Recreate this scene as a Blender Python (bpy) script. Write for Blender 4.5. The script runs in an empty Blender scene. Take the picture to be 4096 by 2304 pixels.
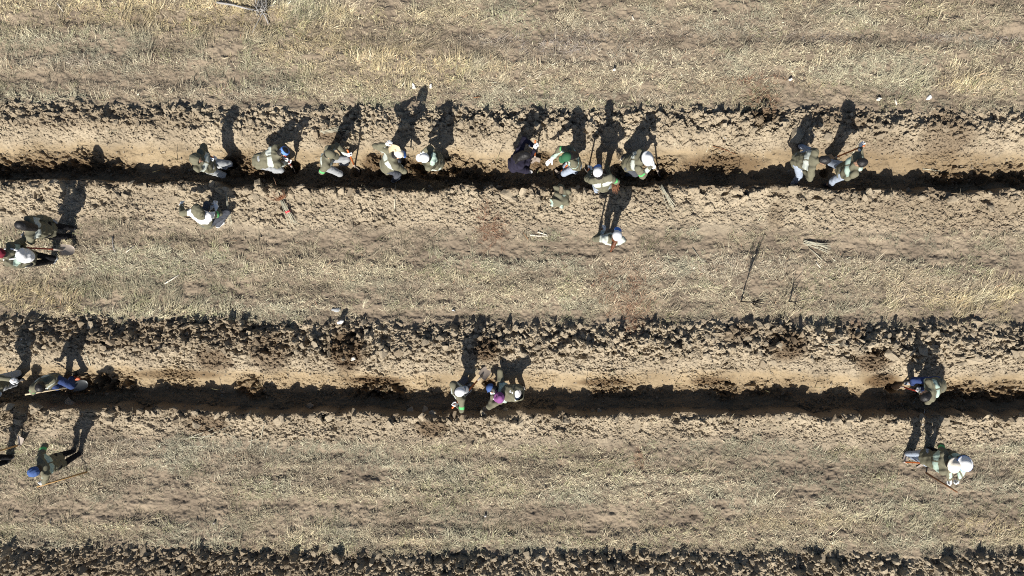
import bpy, bmesh, math, random, time
import numpy as np
from mathutils import Vector, Matrix

T0 = time.time()
rng = np.random.default_rng(7)
random.seed(7)
scene = bpy.context.scene
COL = scene.collection
CAM_H = 15.0
PXM = 4096 / 22.5            # photo pixels per metre at ground level


def P(px, py, z=0.0):
    s = (CAM_H - z) / CAM_H / PXM
    return np.array([(px - 2048) * s, (1152 - py) * s, z])


# ------------------------------------------------------------------ noise
def _hash(ix, iy, seed):
    h = (ix.astype(np.int64) * 374761393 + iy.astype(np.int64) * 668265263 + seed * 974711 + 12345) & 0xFFFFFFFF
    h = ((h ^ (h >> 13)) * 1274126177) & 0xFFFFFFFF
    h = ((h ^ (h >> 16)) * 2246822519) & 0xFFFFFFFF
    h = h ^ (h >> 15)
    return (h & 0xFFFFFF).astype(np.float32) / float(0xFFFFFF)


def vnoise(x, y, seed=0):
    ix = np.floor(x); iy = np.floor(y)
    fx = (x - ix).astype(np.float32); fy = (y - iy).astype(np.float32)
    fx = fx * fx * (3 - 2 * fx); fy = fy * fy * (3 - 2 * fy)
    a = _hash(ix, iy, seed); b = _hash(ix + 1, iy, seed)
    c = _hash(ix, iy + 1, seed); d = _hash(ix + 1, iy + 1, seed)
    return (a + (b - a) * fx) + ((c + (d - c) * fx) - (a + (b - a) * fx)) * fy


def fbm(x, y, seed=0, oct=4):
    s = 0; a = 0.5; n = 0
    for i in range(oct):
        s = s + a * vnoise(x * 2 ** i + 17.3 * i, y * 2 ** i - 9.1 * i, seed + i)
        n += a; a *= 0.5
    return s / n


def cells(x, y, seed):
    """blocky broken-earth relief: every cell is a tilted facet; returns (height 0..1, crack 0..1)"""
    ix = np.floor(x); iy = np.floor(y)
    d1 = np.full(x.shape, 9.0, np.float32); d2 = d1.copy(); hh = np.zeros(x.shape, np.float32)
    for ox in (-1, 0, 1):
        for oy in (-1, 0, 1):
            cx = ix + ox; cy = iy + oy
            px = cx + _hash(cx, cy, seed); py = cy + _hash(cx, cy, seed + 1)
            dx = x - px; dy = y - py
            d = np.sqrt(dx * dx + dy * dy).astype(np.float32)
            g = (_hash(cx, cy, seed + 2) + (_hash(cx, cy, seed + 3) - .5) * 1.3 * dx + (_hash(cx, cy, seed + 4) - .5) * 1.3 * dy).astype(np.float32)
            near = d < d1
            d2 = np.where(near, d1, np.minimum(d2, d))
            hh = np.where(near, g, hh)
            d1 = np.where(near, d, d1)
    crack = np.clip((d2 - d1) * 3.5, 0, 1)
    return hh, crack


def sstep(a, b, x):
    t = np.clip((x - a) / (b - a), 0, 1)
    return t * t * (3 - 2 * t)


def band(x, a, b, c, d):
    return sstep(a, b, x) * (1 - sstep(c, d, x))


# ------------------------------------------------------------------ the field: three furrows
SL = 0.0085
PROF_A = [(-9, 0), (-1.35, 0), (-1.0, .03), (-.6, .09), (-.34, .15), (-.27, .11), (-.21, -.27), (0, -.33), (.18, -.31), (.34, -.2),
          (.6, -.08), (.82, .04), (.98, .11), (1.1, .13), (1.26, .09), (1.45, .035), (1.66, 0), (9, 0)]
PROF_B = [(-9, 0), (-1.1, 0), (-.8, .03), (-.5, .09), (-.36, .15), (-.3, .12), (-.25, -.28), (0, -.35), (.24, -.31), (.38, -.18),
          (.52, -.07), (.85, .05), (1.08, .15), (1.24, .165), (1.44, .11), (1.64, .045), (1.84, 0), (9, 0)]
FURROWS = [(700, PROF_A, 0), (1592, PROF_B, 1), (2508, PROF_B, 2)]


def furrow_y(py0, x):
    return (1152 - (py0 + SL * x * PXM)) / PXM


HOLES = [(1690, 664, .17, .22), (1180, 664, .16, .2), (2235, 690, .15, .18), (1425, 690, .13, .16), (930, 655, .16, .2),
         (3566, 1540, .2, .24), (1958, 1532, .16, .2), (420, 1510, .2, .22), (3300, 690, .12, .15), (2640, 700, .15, .16), (1310, 1655, .1, .05)]
MOUNDS = [(2180, 625, .16, .1), (1495, 645, .22, .12), (1620, 655, .2, .1), (2165, 665, .2, .1), (2680, 655, .25, .1), (1000, 665, .2, .08),
          (3530, 1525, .22, .12), (1945, 1400, .3, .1), (3130, 1370, .35, .1), (1400, 1400, .3, .1), (1785, 655, .2, .09), (2000, 660, .2, .09),
          (3050, 420, .35, .06), (1380, 560, .3, .04), (3490, 1440, .3, .07), (870, 660, .15, .07), (2420, 1535, .5, .07), (1500, 1525, .4, .07),
          (700, 1500, .5, .05), (2900, 655, .5, .07), (2850, 1530, .3, .05), (330, 640, .4, .04), (100, 700, .25, .07)]
MOIST = [(1620, 655, .5, .16, .9), (1495, 645, .35, .2, .9), (2165, 640, .4, .22, .9), (2900, 655, 1.1, .25, .8), (3500, 620, 2.2, .4, .45),
         (3050, 420, .45, .5, .9), (1330, 545, .35, .25, .8), (3780, 540, .7, .6, .6), (1945, 1395, .3, .3, 1), (3140, 1380, .45, .4, .9), (3485, 1440, .4, .3, .9),
         (1390, 1400, .45, .5, 1), (1080, 1400, .5, .5, .7), (860, 1435, .45, .3, .8), (3540, 1525, .4, .2, 1), (2420, 1535, .7, .1, .9),
         (1500, 1525, .7, .12, .9), (700, 1500, 1.2, .12, .7), (830, 1690, .5, .25, .8), (1730, 1710, .4, .25, .9), (110, 1660, .5, .3, .6),
         (3100, 870, .2, .35, .4), (2560, 1840, .15, .3, .7), (930, 655, .4, .3, .8), (1100, 1650, .2, .3, .5), (2960, 1330, .4, .25, .6), (3420, 1320, .2, .25, .7),
         (2250, 700, .4, .15, .6), (3700, 640, 1.6, .5, .4), (3800, 850, 2.2, .5, .35), (400, 480, 2.5, .25, .3), (600, 1330, 3.2, .35, .45),
         (2850, 1530, .5, .12, .8), (800, 2260, 5, .5, .35), (3350, 470, .8, .3, .5)]


RUTS = [(150, 2700, 4300, 16, 1.0), (95, -100, 1400, 16, .7), (1012, 900, 2500, 22, .8), (905, 1200, 2200, 18, .5), (1060, 300, 1500, 18, .4), (1830, 700, 2600, 22, .7), (1890, 900, 2600, 16, .5),
        (1860, 2900, 4200, 18, .8), (2020, 900, 2400, 14, .45), (2105, 1200, 4200, 18, .6), (1960, 3000, 4200, 14, .4), (1000, 3000, 4200, 18, .5), (310, -100, 1500, 24, .5), (1262, 1000, 4200, 12, .4), (40, 2500, 4200, 14, .4), (2050, -100, 900, 16, .5)]


def ruts(x, y):
    s = np.zeros(x.shape)
    wob = (fbm(x * .4, y * 0 + 1.5, 720, 3) - .5) * .35 + (vnoise(x * 3, y * 3, 725) - .5) * .1
    br = .3 + 1.1 * fbm(x * .9, y * .9, 730, 3)
    for py, x0, x1, w, a in RUTS:
        cy = (1152 - py) / PXM; px = x * PXM + 2048
        s = s + a * np.exp(-((y - cy + wob) * PXM / (w * 1.4)) ** 2) * band(px, x0, x0 + 300, x1 - 300, x1)
    return np.clip(s * br, 0, 1)


def streak(x, y):
    """old wheel and mower lines running along the field"""
    yy = y + SL * x + (vnoise(x * .35, y * .8, 702) - .5) * .25
    return .65 * fbm(x * .13, yy * 3.1, 700, 3) + .35 * fbm(x * .5, yy * 5.5, 710, 3)


def terrain(x, y):
    """returns height and zone weights at world x, y"""
    x = np.asarray(x, np.float64); y = np.asarray(y, np.float64)
    wob = (fbm(x * .55, y * 0 + 3.3, 5, 3) - .5) * .2 + (vnoise(x * 2.2, y * 1.5, 33) - .5) * .1 + (vnoise(x * 4.5, y * 4, 31) - .5) * .11 + (vnoise(x * 11, y * 11, 32) - .5) * .05
    z = np.zeros(x.shape); clod = np.zeros(x.shape); crumb = np.zeros(x.shape); slab = np.zeros(x.shape); soil = np.zeros(x.shape); wall = np.zeros(x.shape); floor_damp_shade = np.zeros(x.shape); dist = np.zeros(x.shape); edge = np.zeros(x.shape)
    eb = (fbm(x * 1.1, y * 1.3, 51, 4) - .5) * .7
    for py0, prof, k in FURROWS:
        t = y - furrow_y(py0, x) + wob
        big = 1.0 if k == 0 else 1.15
        px_, pz_ = zip(*prof)
        zi = np.interp(t, px_, pz_)
        lipn = .1 + 1.9 * fbm(x * 2.1, y * 0 + k * 7.7, 61, 3)
        zi = np.where((t > -.8) & (t < -.2) & (zi > 0), zi * (1 + (lipn - 1) * band(t, -.8, -.5, -.25, -.2)), zi)
        crn = .6 + .8 * fbm(x * .8, y * 0 + k * 3.1, 65, 3)
        zi = np.where((t > .8) & (zi > 0), zi * crn, zi)
        z = z + zi
        dn = fbm(x * .7, y * 0 + k * 5.5, 71, 3)
        dist = np.maximum(dist, band(t, -.12, .05, .3, .48) * sstep(.4 if k == 0 else .46, .56 if k == 0 else .62, dn))
        floor_damp_shade = np.maximum(floor_damp_shade, band(t, -.4, -.3, .06, .25))
        up = 1.46 if k == 0 else 1.66
        clod = np.maximum(clod, band(t, .78, 1.08, up - .1, up + .08) * big)
        crumb = np.maximum(crumb, np.maximum(band(t, .5, .72, 1.0, 1.25), band(t, -1.25 if k == 0 else -1.0, -.95 if k == 0 else -.8, -.34, -.27)))
        slab = np.maximum(slab, band(t, -.55, -.4, -.29, -.25) * .9)
        soil = np.maximum(soil, band(t + eb * (t < 0) * .8 - eb * (t > 0) * .35, -1.3 if k == 0 else -1.05, -.95 if k == 0 else -.75, up - .15, up + .1))
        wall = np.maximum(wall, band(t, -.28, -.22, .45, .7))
    soft = (fbm(x * .8, y * 2.2, 40, 4) - .5) * .12 + (fbm(x * 3, y * 6, 44, 3) - .5) * .05
    ch = clod
    h1, c1 = cells(x * 5.0 + soft * 6, y * 5.5, 100)
    h2, c2 = cells(x * 10.5, y * 11.5, 110)
    h3, c3 = cells(x * 24, y * 27, 120)
    lo_ = .55 + .9 * vnoise(x * .9, y * 1.4, 130)
    z = z + ch * lo_ * ((h1 - .45) * .12 * (.25 + .75 * c1) + (h2 - .45) * .085 * (.3 + .7 * c2) - .025 * (1 - c1))
    z = z + slab * ((h1 - .4) * .2 * (.4 + .6 * c1)) + dist * ((h1 - .35) * .17 * (.2 + .8 * c1) + (h2 - .4) * .11 * (.2 + .8 * c2))
    cv = .35 + 1.3 * fbm(x * 1.2, y * 1.6, 140, 3)
    z = z + np.maximum(np.maximum(crumb, ch * .8), dist) * cv * ((h2 - .5) * .05 * c2 + (h3 - .5) * .04 * c3 + (h1 - .5) * .09 * c1 * (vnoise(x * 1.3, y * 1.7, 141) > .5))
    z = z + wall * ((fbm(x * 4, y * 9, 60, 4) - .5) * .08 + ((h3 - .5) * .03 * c3 + (h2 - .5) * .03 * c2) * (.15 + 1.5 * sstep(.3, .8, vnoise(x * 1.5, y * 3, 142))))
    z = z + (1 - soil) * ((streak(x, y) - .5) * .08 - ruts(x, y) * .05 + soft * .5 + (fbm(x * 5, y * 8, 70, 3) - .5) * .09 + (fbm(x * 16, y * 18, 75, 2) - .5) * .035)
    moist_shade = np.clip(floor_damp_shade * .6 + dist * .45, 0, .9)  # damp soil, plus furrow shade put into the floor's colour
    ed = .75 + .6 * fbm(x * 3, y * 3, 80, 4)
    for a, b, rx, ry, s in MOIST:
        c = P(a, b)
        d = np.sqrt(((x - c[0]) / rx) ** 2 + ((y - c[1]) / ry) ** 2)
        moist_shade = np.maximum(moist_shade, s * (1 - sstep(.55, 1.15, d * (1.6 - ed * .6) * (.6 + ed * .35))))
    for a, b, r, hgt in MOUNDS:
        c = P(a, b)
        d = np.hypot(x - c[0], y - c[1]) / r
        w = np.clip(1 - d, 0, 1)
        z = z + hgt * w * w * (3 - 2 * w) * (.5 + .9 * h2) + (h3 - .5) * .04 * np.clip(w * 3, 0, 1)
    for a, b, r, dep in HOLES:
        c = P(a, b, -.3)
        d = np.hypot(x - c[0], y - c[1]) / r + (vnoise(x * 9, y * 9, 90) - .5) * .35
        w = 1 - sstep(.55, 1.0, d)
        z = z - dep * w
        moist_shade = np.maximum(moist_shade, w)
    return z, clod, crumb, slab, soil, wall, moist_shade


def gz(x, y):
    """ground height at a few points"""
    r = terrain(np.atleast_1d(float(x)), np.atleast_1d(float(y)))[0]
    return float(r[0])


def G(px, py, dz=0.0):
    """photo position of something on the ground -> world point on the ground"""
    z = 0.0
    for _ in range(4):
        p = P(px, py, z); z = gz(p[0], p[1])
    p = P(px, py, z); p[2] = gz(p[0], p[1]) + dz
    return p


# ------------------------------------------------------------------ helpers
def new_mesh(name, V, F, mats=(), smooth=False, midx=None):
    """F: list of (n,k) index arrays"""
    me = bpy.data.meshes.new(name)
    V = np.ascontiguousarray(V, dtype=np.float32)
    if not isinstance(F, (list, tuple)):
        F = [F]
    F = [np.asarray(f, np.int32) for f in F if len(f)]
    loops = np.concatenate([f.ravel() for f in F])
    tot = np.concatenate([np.full(len(f), f.shape[1], np.int32) for f in F])
    start = np.concatenate([[0], np.cumsum(tot)[:-1]]).astype(np.int32)
    me.vertices.add(len(V)); me.vertices.foreach_set('co', V.ravel())
    me.loops.add(len(loops)); me.loops.foreach_set('vertex_index', loops)
    me.polygons.add(len(tot)); me.polygons.foreach_set('loop_start', start); me.polygons.foreach_set('loop_total', tot)
    if midx is not None:
        me.polygons.foreach_set('material_index', np.asarray(midx, np.int32))
    me.polygons.foreach_set('use_smooth', np.full(len(tot), smooth, dtype=bool))
    for m in mats:
        me.materials.append(m)
    me.update(calc_edges=True)
    me.validate()
    return me


def link(name, me, loc=(0, 0, 0), parent=None):
    o = bpy.data.objects.new(name, me)
    COL.objects.link(o)
    o.location = loc
    if parent is not None:
        o.parent = parent
    return o


def tag(o, label=None, cat=None, group=None, kind=None):
    if label: o['label'] = label
    if cat: o['category'] = cat
    if group: o['group'] = group
    if kind: o['kind'] = kind
    return o


def mat(name, col, rough=.85, noise=0.0, scale=30.0, spec=.2, metal=0.0, bump=0.0):
    m = bpy.data.materials.new(name); m.use_nodes = True
    nt = m.node_tree; b = nt.nodes['Principled BSDF']
    b.inputs['Roughness'].default_value = rough
    b.inputs['Specular IOR Level'].default_value = spec
    b.inputs['Metallic'].default_value = metal
    b.inputs['Base Color'].default_value = (*col, 1)
    if noise or bump:
        tc = nt.nodes.new('ShaderNodeTexCoord'); nz = nt.nodes.new('ShaderNodeTexNoise')
        nz.inputs['Scale'].default_value = scale; nz.inputs['Detail'].default_value = 4
        nt.links.new(tc.outputs['Object'], nz.inputs['Vector'])
    if noise:
        mx = nt.nodes.new('ShaderNodeMix'); mx.data_type = 'RGBA'
        mx.inputs['A'].default_value = tuple(c * (1 - noise) for c in col) + (1,)
        mx.inputs['B'].default_value = tuple(min(1, c * (1 + noise)) for c in col) + (1,)
        nt.links.new(nz.outputs['Fac'], mx.inputs['Factor'])
        nt.links.new(mx.outputs['Result'], b.inputs['Base Color'])
    if bump:
        bp = nt.nodes.new('ShaderNodeBump'); bp.inputs['Strength'].default_value = bump; bp.inputs['Distance'].default_value = .01
        nt.links.new(nz.outputs['Fac'], bp.inputs['Height']); nt.links.new(bp.outputs['Normal'], b.inputs['Normal'])
    return m


# ------------------------------------------------------------------ soil and ground materials
def soil_nodes(nt, dry, dry2, wet, attr_moist_shade=True):
    """dry to damp and shade-darkened earth from noise and the 'moist' attribute; returns the colour socket"""
    geo = nt.nodes.new('ShaderNodeNewGeometry')
    n1 = nt.nodes.new('ShaderNodeTexNoise'); n1.inputs['Scale'].default_value = 1.3; n1.inputs['Detail'].default_value = 5
    n2 = nt.nodes.new('ShaderNodeTexNoise'); n2.inputs['Scale'].default_value = 28; n2.inputs['Detail'].default_value = 6; n2.inputs['Roughness'].default_value = .7
    nt.links.new(geo.outputs['Position'], n1.inputs['Vector']); nt.links.new(geo.outputs['Position'], n2.inputs['Vector'])
    r1 = nt.nodes.new('ShaderNodeValToRGB')
    r1.color_ramp.elements[0].position = .35; r1.color_ramp.elements[1].position = .65
    r1.color_ramp.elements[0].color = (*dry2, 1); r1.color_ramp.elements[1].color = (*dry, 1)
    nt.links.new(n1.outputs['Fac'], r1.inputs['Fac'])
    col = r1.outputs['Color']
    if attr_moist_shade:
        at = nt.nodes.new('ShaderNodeAttribute'); at.attribute_name = 'moist_shade'
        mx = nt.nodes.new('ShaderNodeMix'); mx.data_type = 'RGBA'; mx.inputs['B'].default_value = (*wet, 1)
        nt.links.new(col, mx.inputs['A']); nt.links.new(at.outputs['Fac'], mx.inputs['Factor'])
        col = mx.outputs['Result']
    mr = nt.nodes.new('ShaderNodeMapRange'); mr.inputs['From Min'].default_value = .25; mr.inputs['From Max'].default_value = .75
    mr.inputs['To Min'].default_value = .78; mr.inputs['To Max'].default_value = 1.18
    nt.links.new(n2.outputs['Fac'], mr.inputs['Value'])
    mm = nt.nodes.new('ShaderNodeMix'); mm.data_type = 'RGBA'; mm.blend_type = 'MULTIPLY'; mm.inputs['Factor'].default_value = 1
    nt.links.new(col, mm.inputs['A']); nt.links.new(mr.outputs['Result'], mm.inputs['B'])
    return mm.outputs['Result'], n2


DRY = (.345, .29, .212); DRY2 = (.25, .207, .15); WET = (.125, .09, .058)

m_soil = bpy.data.materials.new('broken_earth'); m_soil.use_nodes = True
nt = m_soil.node_tree; bs = nt.nodes['Principled BSDF']; bs.inputs['Roughness'].default_value = .95; bs.inputs['Specular IOR Level'].default_value = .05
c, n2 = soil_nodes(nt, DRY, DRY2, WET)
nt.links.new(c, bs.inputs['Base Color'])
bp = nt.nodes.new('ShaderNodeBump'); bp.inputs['Strength'].default_value = .5; bp.inputs['Distance'].default_value = .02
nt.links.new(n2.outputs['Fac'], bp.inputs['Height']); nt.links.new(bp.outputs['Normal'], bs.inputs['Normal'])

m_ground = bpy.data.materials.new('field_ground'); m_ground.use_nodes = True
nt = m_ground.node_tree; bs = nt.nodes['Principled BSDF']; bs.inputs['Roughness'].default_value = .95; bs.inputs['Specular IOR Level'].default_value = .05
c, n2 = soil_nodes(nt, DRY, DRY2, WET)
c2, _ = soil_nodes(nt, (.245, .198, .145), (.15, .12, .09), (.18, .12, .08))
at = nt.nodes.new('ShaderNodeAttribute'); at.attribute_name = 'soil'
mx = nt.nodes.new('ShaderNodeMix'); mx.data_type = 'RGBA'
nt.links.new(at.outputs['Fac'], mx.inputs['Factor']); nt.links.new(c2, mx.inputs['A']); nt.links.new(c, mx.inputs['B'])
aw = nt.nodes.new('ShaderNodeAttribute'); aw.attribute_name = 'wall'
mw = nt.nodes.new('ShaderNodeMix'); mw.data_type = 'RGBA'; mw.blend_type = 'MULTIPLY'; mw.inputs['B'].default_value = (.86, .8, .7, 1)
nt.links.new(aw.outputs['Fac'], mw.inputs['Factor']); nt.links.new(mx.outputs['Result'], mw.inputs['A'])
nt.links.new(mw.outputs['Result'], bs.inputs['Base Color'])
bp = nt.nodes.new('ShaderNodeBump'); bp.inputs['Strength'].default_value = .4; bp.inputs['Distance'].default_value = .02
nt.links.new(n2.outputs['Fac'], bp.inputs['Height']); nt.links.new(bp.outputs['Normal'], bs.inputs['Normal'])

# ------------------------------------------------------------------ ground sheet: fine near the furrows, stretching to the horizon
STEP = .0165
gx = np.arange(-12.6, 12.6, STEP); gy = np.arange(-7.4, 7.4, STEP)
grow = np.cumsum(.05 * 1.32 ** np.arange(30))
gx = np.concatenate([gx[0] - grow[::-1], gx, gx[-1] + grow]); gy = np.concatenate([gy[0] - grow[::-1], gy, gy[-1] + grow])
X, Y = np.meshgrid(gx, gy)
Z, CLOD, CRUMB, SLAB, SOIL, WALL, MOIST_SHADE = terrain(X, Y)
nx, ny = len(gx), len(gy)
V = np.stack([X, Y, Z], -1).reshape(-1, 3)
I = np.arange(nx * ny).reshape(ny, nx)
F = np.stack([I[:-1, :-1], I[:-1, 1:], I[1:, 1:], I[1:, :-1]], -1).reshape(-1, 4)
me = new_mesh('ground', V, F, [m_ground], smooth=False)
for nm, arr in (('soil', SOIL), ('moist_shade', MOIST_SHADE), ('wall', WALL)):
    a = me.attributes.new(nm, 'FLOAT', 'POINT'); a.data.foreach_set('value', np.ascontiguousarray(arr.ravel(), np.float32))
tag(link('ground', me), kind='structure')


def lookup(arr, x, y):
    """nearest grid value inside the fine part"""
    i = np.clip(np.searchsorted(gx, x), 0, nx - 1); j = np.clip(np.searchsorted(gy, y), 0, ny - 1)
    return arr[j, i]


print('ground', time.time() - T0)

# ------------------------------------------------------------------ clods of earth
def hull_clod(seed, flat=.6, n=13, rough=0):
    r = random.Random(seed)
    bm = bmesh.new()
    for _ in range(n):
        v = Vector((r.uniform(-1, 1), r.uniform(-1, 1), r.uniform(-1, 1)))
        v = v.normalized() * r.uniform(.75, 1.0)
        v.x *= r.uniform(.8, 1.2)
        bm.verts.new((v.x * .5, v.y * .4, max(-.32, min(.32, v.z * .5)) * flat))
    bmesh.ops.convex_hull(bm, input=bm.verts)
    bmesh.ops.delete(bm, geom=[v for v in bm.verts if not v.link_faces], context='VERTS')
    bmesh.ops.triangulate(bm, faces=bm.faces)
    if rough:
        bmesh.ops.subdivide_edges(bm, edges=bm.edges, cuts=rough, use_grid_fill=True)
        bm.normal_update()
        from mathutils import noise as mn
        for v in bm.verts:
            d = mn.fractal(v.co * 6 + Vector((seed, 0, 0)), 1.0, 2.0, 4)
            v.co += v.normal * d * .035
        bmesh.ops.triangulate(bm, faces=bm.faces)
    bm.verts.index_update()
    V = np.array([v.co[:] for v in bm.verts]); F = np.array([[q.index for q in f.verts] for f in bm.faces])
    bm.free()
    return V, F


PROTOS = [hull_clod(i, random.Random(i).uniform(.5, .95), 12) for i in range(24)]


def rot_mats(n, tilt):
    a = rng.uniform(0, 2 * np.pi, n); b = rng.normal(0, tilt, n); c = rng.normal(0, tilt, n)
    ca, sa, cb, sb, cc, sc = np.cos(a), np.sin(a), np.cos(b), np.sin(b), np.cos(c), np.sin(c)
    o = np.zeros(n); l = np.ones(n)
    Rz = np.stack([ca, -sa, o, sa, ca, o, o, o, l], -1).reshape(n, 3, 3)
    Rx = np.stack([l, o, o, o, cb, -sb, o, sb, cb], -1).reshape(n, 3, 3)
    Ry = np.stack([cc, o, sc, o, l, o, -sc, o, cc], -1).reshape(n, 3, 3)
    return Ry @ Rx @ Rz


def scatter(n, weight, xr=(-12, 12), yr=(-7, 7)):
    out = []
    got = 0
    while got < n:
        x = rng.uniform(*xr, n * 2); y = rng.uniform(*yr, n * 2)
        k = rng.random(n * 2) < weight(x, y)
        out.append(np.stack([x[k], y[k]], -1)); got += int(k.sum())
    return np.concatenate(out)[:n]


def build_clods(name, pts, size, mtl, tilt=.5, sink=.12, zs=1.0):
    n = len(pts); R = rot_mats(n, tilt)
    z = lookup(Z, pts[:, 0], pts[:, 1]); mo = lookup(MOIST_SHADE, pts[:, 0], pts[:, 1])
    pid = rng.integers(0, len(PROTOS), n)
    Vs, Fs, Ms = [], [], []
    base = 0
    for p, (pv, pf) in enumerate(PROTOS):
        idx = np.nonzero(pid == p)[0]
        if not len(idx):
            continue
        sc = size[idx][:, None] * rng.uniform(.75, 1.3, (len(idx), 3)); sc[:, 2] *= zs
        v = np.einsum('nij,nvj->nvi', R[idx], pv[None] * sc[:, None, :])
        v += np.stack([pts[idx, 0], pts[idx, 1], z[idx] + size[idx] * sink], -1)[:, None, :]
        f = pf[None] + (base + np.arange(len(idx)) * len(pv))[:, None, None]
        Vs.append(v.reshape(-1, 3)); Fs.append(f.reshape(-1, 3)); Ms.append(np.repeat(mo[idx], len(pv)))
        base += len(idx) * len(pv)
    me = new_mesh(name, np.concatenate(Vs), np.concatenate(Fs), [mtl])
    a = me.attributes.new('moist_shade', 'FLOAT', 'POINT'); a.data.foreach_set('value', np.concatenate(Ms).astype(np.float32))
    return tag(link(name, me), kind='stuff')


def w_clod(x, y): return np.clip(lookup(CLOD, x, y) * 1.0 + lookup(SLAB, x, y) * 1.0, 0, 1)
def w_crumb(x, y): return np.clip(lookup(CRUMB, x, y) * .6 + lookup(CLOD, x, y) + lookup(SLAB, x, y) + .25 * lookup(MOIST_SHADE, x, y) + .14 * lookup(WALL, x, y), 0, 1)
def w_edge(x, y): return np.clip(lookup(SOIL, x, y) * .1 + band(lookup(SOIL, x, y), .02, .2, .6, .95) * .5, 0, 1)


pts = scatter(7500, w_clod)
size = np.clip(rng.lognormal(math.log(.075), .45, len(pts)) * np.where(pts[:, 1] > 0, .9, 1.12) * (.75 + .5 * vnoise(pts[:, 0] * .8, pts[:, 1] * 2, 77)), .035, .24)
build_clods('soil_clods', pts, size, m_soil, .55, .15)
pts = scatter(36000, w_crumb)
build_clods('soil_crumbs', pts, np.clip(rng.lognormal(math.log(.042), .42, len(pts)), .016, .1), m_soil, .6, .1)
pts = scatter(6500, w_edge)
build_clods('scattered_crumbs', pts, np.clip(rng.lognormal(math.log(.03), .4, len(pts)), .014, .07), m_soil, .6, .1)

# the large clods that can be told one from the next: each its own object
BIG = []
for i in range(14):
    v, f = hull_clod(500 + i, .45 if i % 2 else .7, 11, rough=2)
    me = new_mesh('soil_clod', v, f, [m_soil])
    a = me.attributes.new('moist_shade', 'FLOAT', 'POINT'); a.data.foreach_set('value', np.zeros(len(me.vertices), np.float32) + (.0 if i % 5 else .35))
    BIG.append(me)
CL = [('large dry clod of turned earth on the bank above the upper furrow', 'large clods above the upper furrow', 0, .88, 1.5, 70, .15),
      ('large flat clod of earth along the sunless lip below the upper furrow', 'large clods below the upper furrow', 0, -.6, -.27, 78, .22),
      ('large dry clod of turned earth on the bank above the lower furrow', 'large clods above the lower furrow', 1, .8, 1.66, 100, .2),
      ('large flat clod of earth along the lip below the lower furrow', 'large clods below the lower furrow', 1, -.62, -.3, 70, .23)]
HAND_CLODS = [(3188, 540, .42, 0), (3310, 545, .36, 0), (3905, 1290, .3, 2), (3560, 1420, .42, 2), (3590, 1425, .3, 2), (3890, 1440, .36, 2), (3700, 1395, .4, 2), (2030, 775, .32, 1),
              (2090, 770, .28, 1), (2290, 790, .3, 1), (2330, 770, .3, 1), (1410, 775, .34, 1), (1220, 770, .28, 1), (3420, 790, .34, 1), (3480, 770, .3, 1), (3960, 830, .3, 1),
              (150, 1630, .34, 3), (285, 1610, .36, 3), (40, 1630, .3, 3), (1240, 1625, .24, 3), (3460, 1400, .34, 2), (3080, 780, .3, 1), (3380, 575, .24, 0), (3780, 515, .26, 0),
              (4040, 830, .3, 1), (4075, 1680, .36, 3), (700, 780, .3, 1), (760, 775, .24, 1), (3930, 520, .28, 0), (3050, 1450, .28, 2)]
placed = []
for px, py, s, gi in HAND_CLODS:
    p = G(px, py); placed.append((p[0], p[1], s, gi, True))
for gi, (lab, grp, k, t0, t1, n, s0) in enumerate(CL):
    for _ in range(n):
        x = random.uniform(-11.6, 11.6); t = random.uniform(t0, t1)
        placed.append((x, furrow_y(FURROWS[k][0], x) + t, s0 * random.uniform(.75, 1.35), gi, False))
for x, y, s, gi, hand in placed:
    o = link('soil_clod', random.choice(BIG))
    o.location = (x, y, gz(x, y) + s * .1)
    o.rotation_euler = (random.gauss(-.1, .3), random.gauss(0, .3), random.uniform(0, 6.28))
    o.scale = (s * random.uniform(.9, 1.3), s * random.uniform(.9, 1.2), s * random.uniform(.7, 1.1))
    tag(o, CL[gi][0], 'clod', CL[gi][1])
print('clods', time.time() - T0)

# ------------------------------------------------------------------ dry grass
def blob(x, y, px, py, rx, ry):
    c = P(px, py)
    return np.exp(-(((x - c[0]) * PXM / rx) ** 2 + ((y - c[1]) * PXM / ry) ** 2))


GOLD = [(700, 60, 900, 90, 1.0), (1750, 270, 330, 90, 1.0), (200, 1190, 500, 70, 1.1), (3850, 1200, 420, 90, 1.2), (3500, 330, 500, 60, .4), (1200, 180, 500, 120, .7),
        (3900, 2080, 350, 60, 1), (3150, 2070, 300, 40, .7), (700, 1240, 300, 40, .7), (1500, 2180, 500, 50, .3), (3300, 20, 500, 50, .4), (3830, 330, 150, 60, .7), (2600, 1240, 300, 60, .4)]
PALE = [(700, 1130, 800, 80, .8), (2600, 1180, 500, 110, .9), (3300, 260, 900, 120, .5), (1700, 1230, 500, 60, .6), (3000, 1950, 900, 110, .7), (2400, 130, 500, 100, .3), (3500, 1280, 700, 40, .5)]
LILAC = [(2250, 190, 420, 80, 1.0), (3650, 150, 900, 18, 1.4), (2900, 120, 500, 60, .5), (500, 310, 500, 90, .6), (2900, 1060, 700, 60, .6), (3500, 1180, 350, 60, .5), (1500, 900, 600, 60, .5), (600, 1830, 700, 120, .5)]
RED = [(1970, 900, 60, 70, 1.6), (2500, 1180, 120, 130, .9), (3000, 330, 150, 14, 1.0), (2750, 160, 250, 30, .5), (850, 340, 200, 60, .5), (2530, 1300, 120, 40, .8)]
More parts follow.
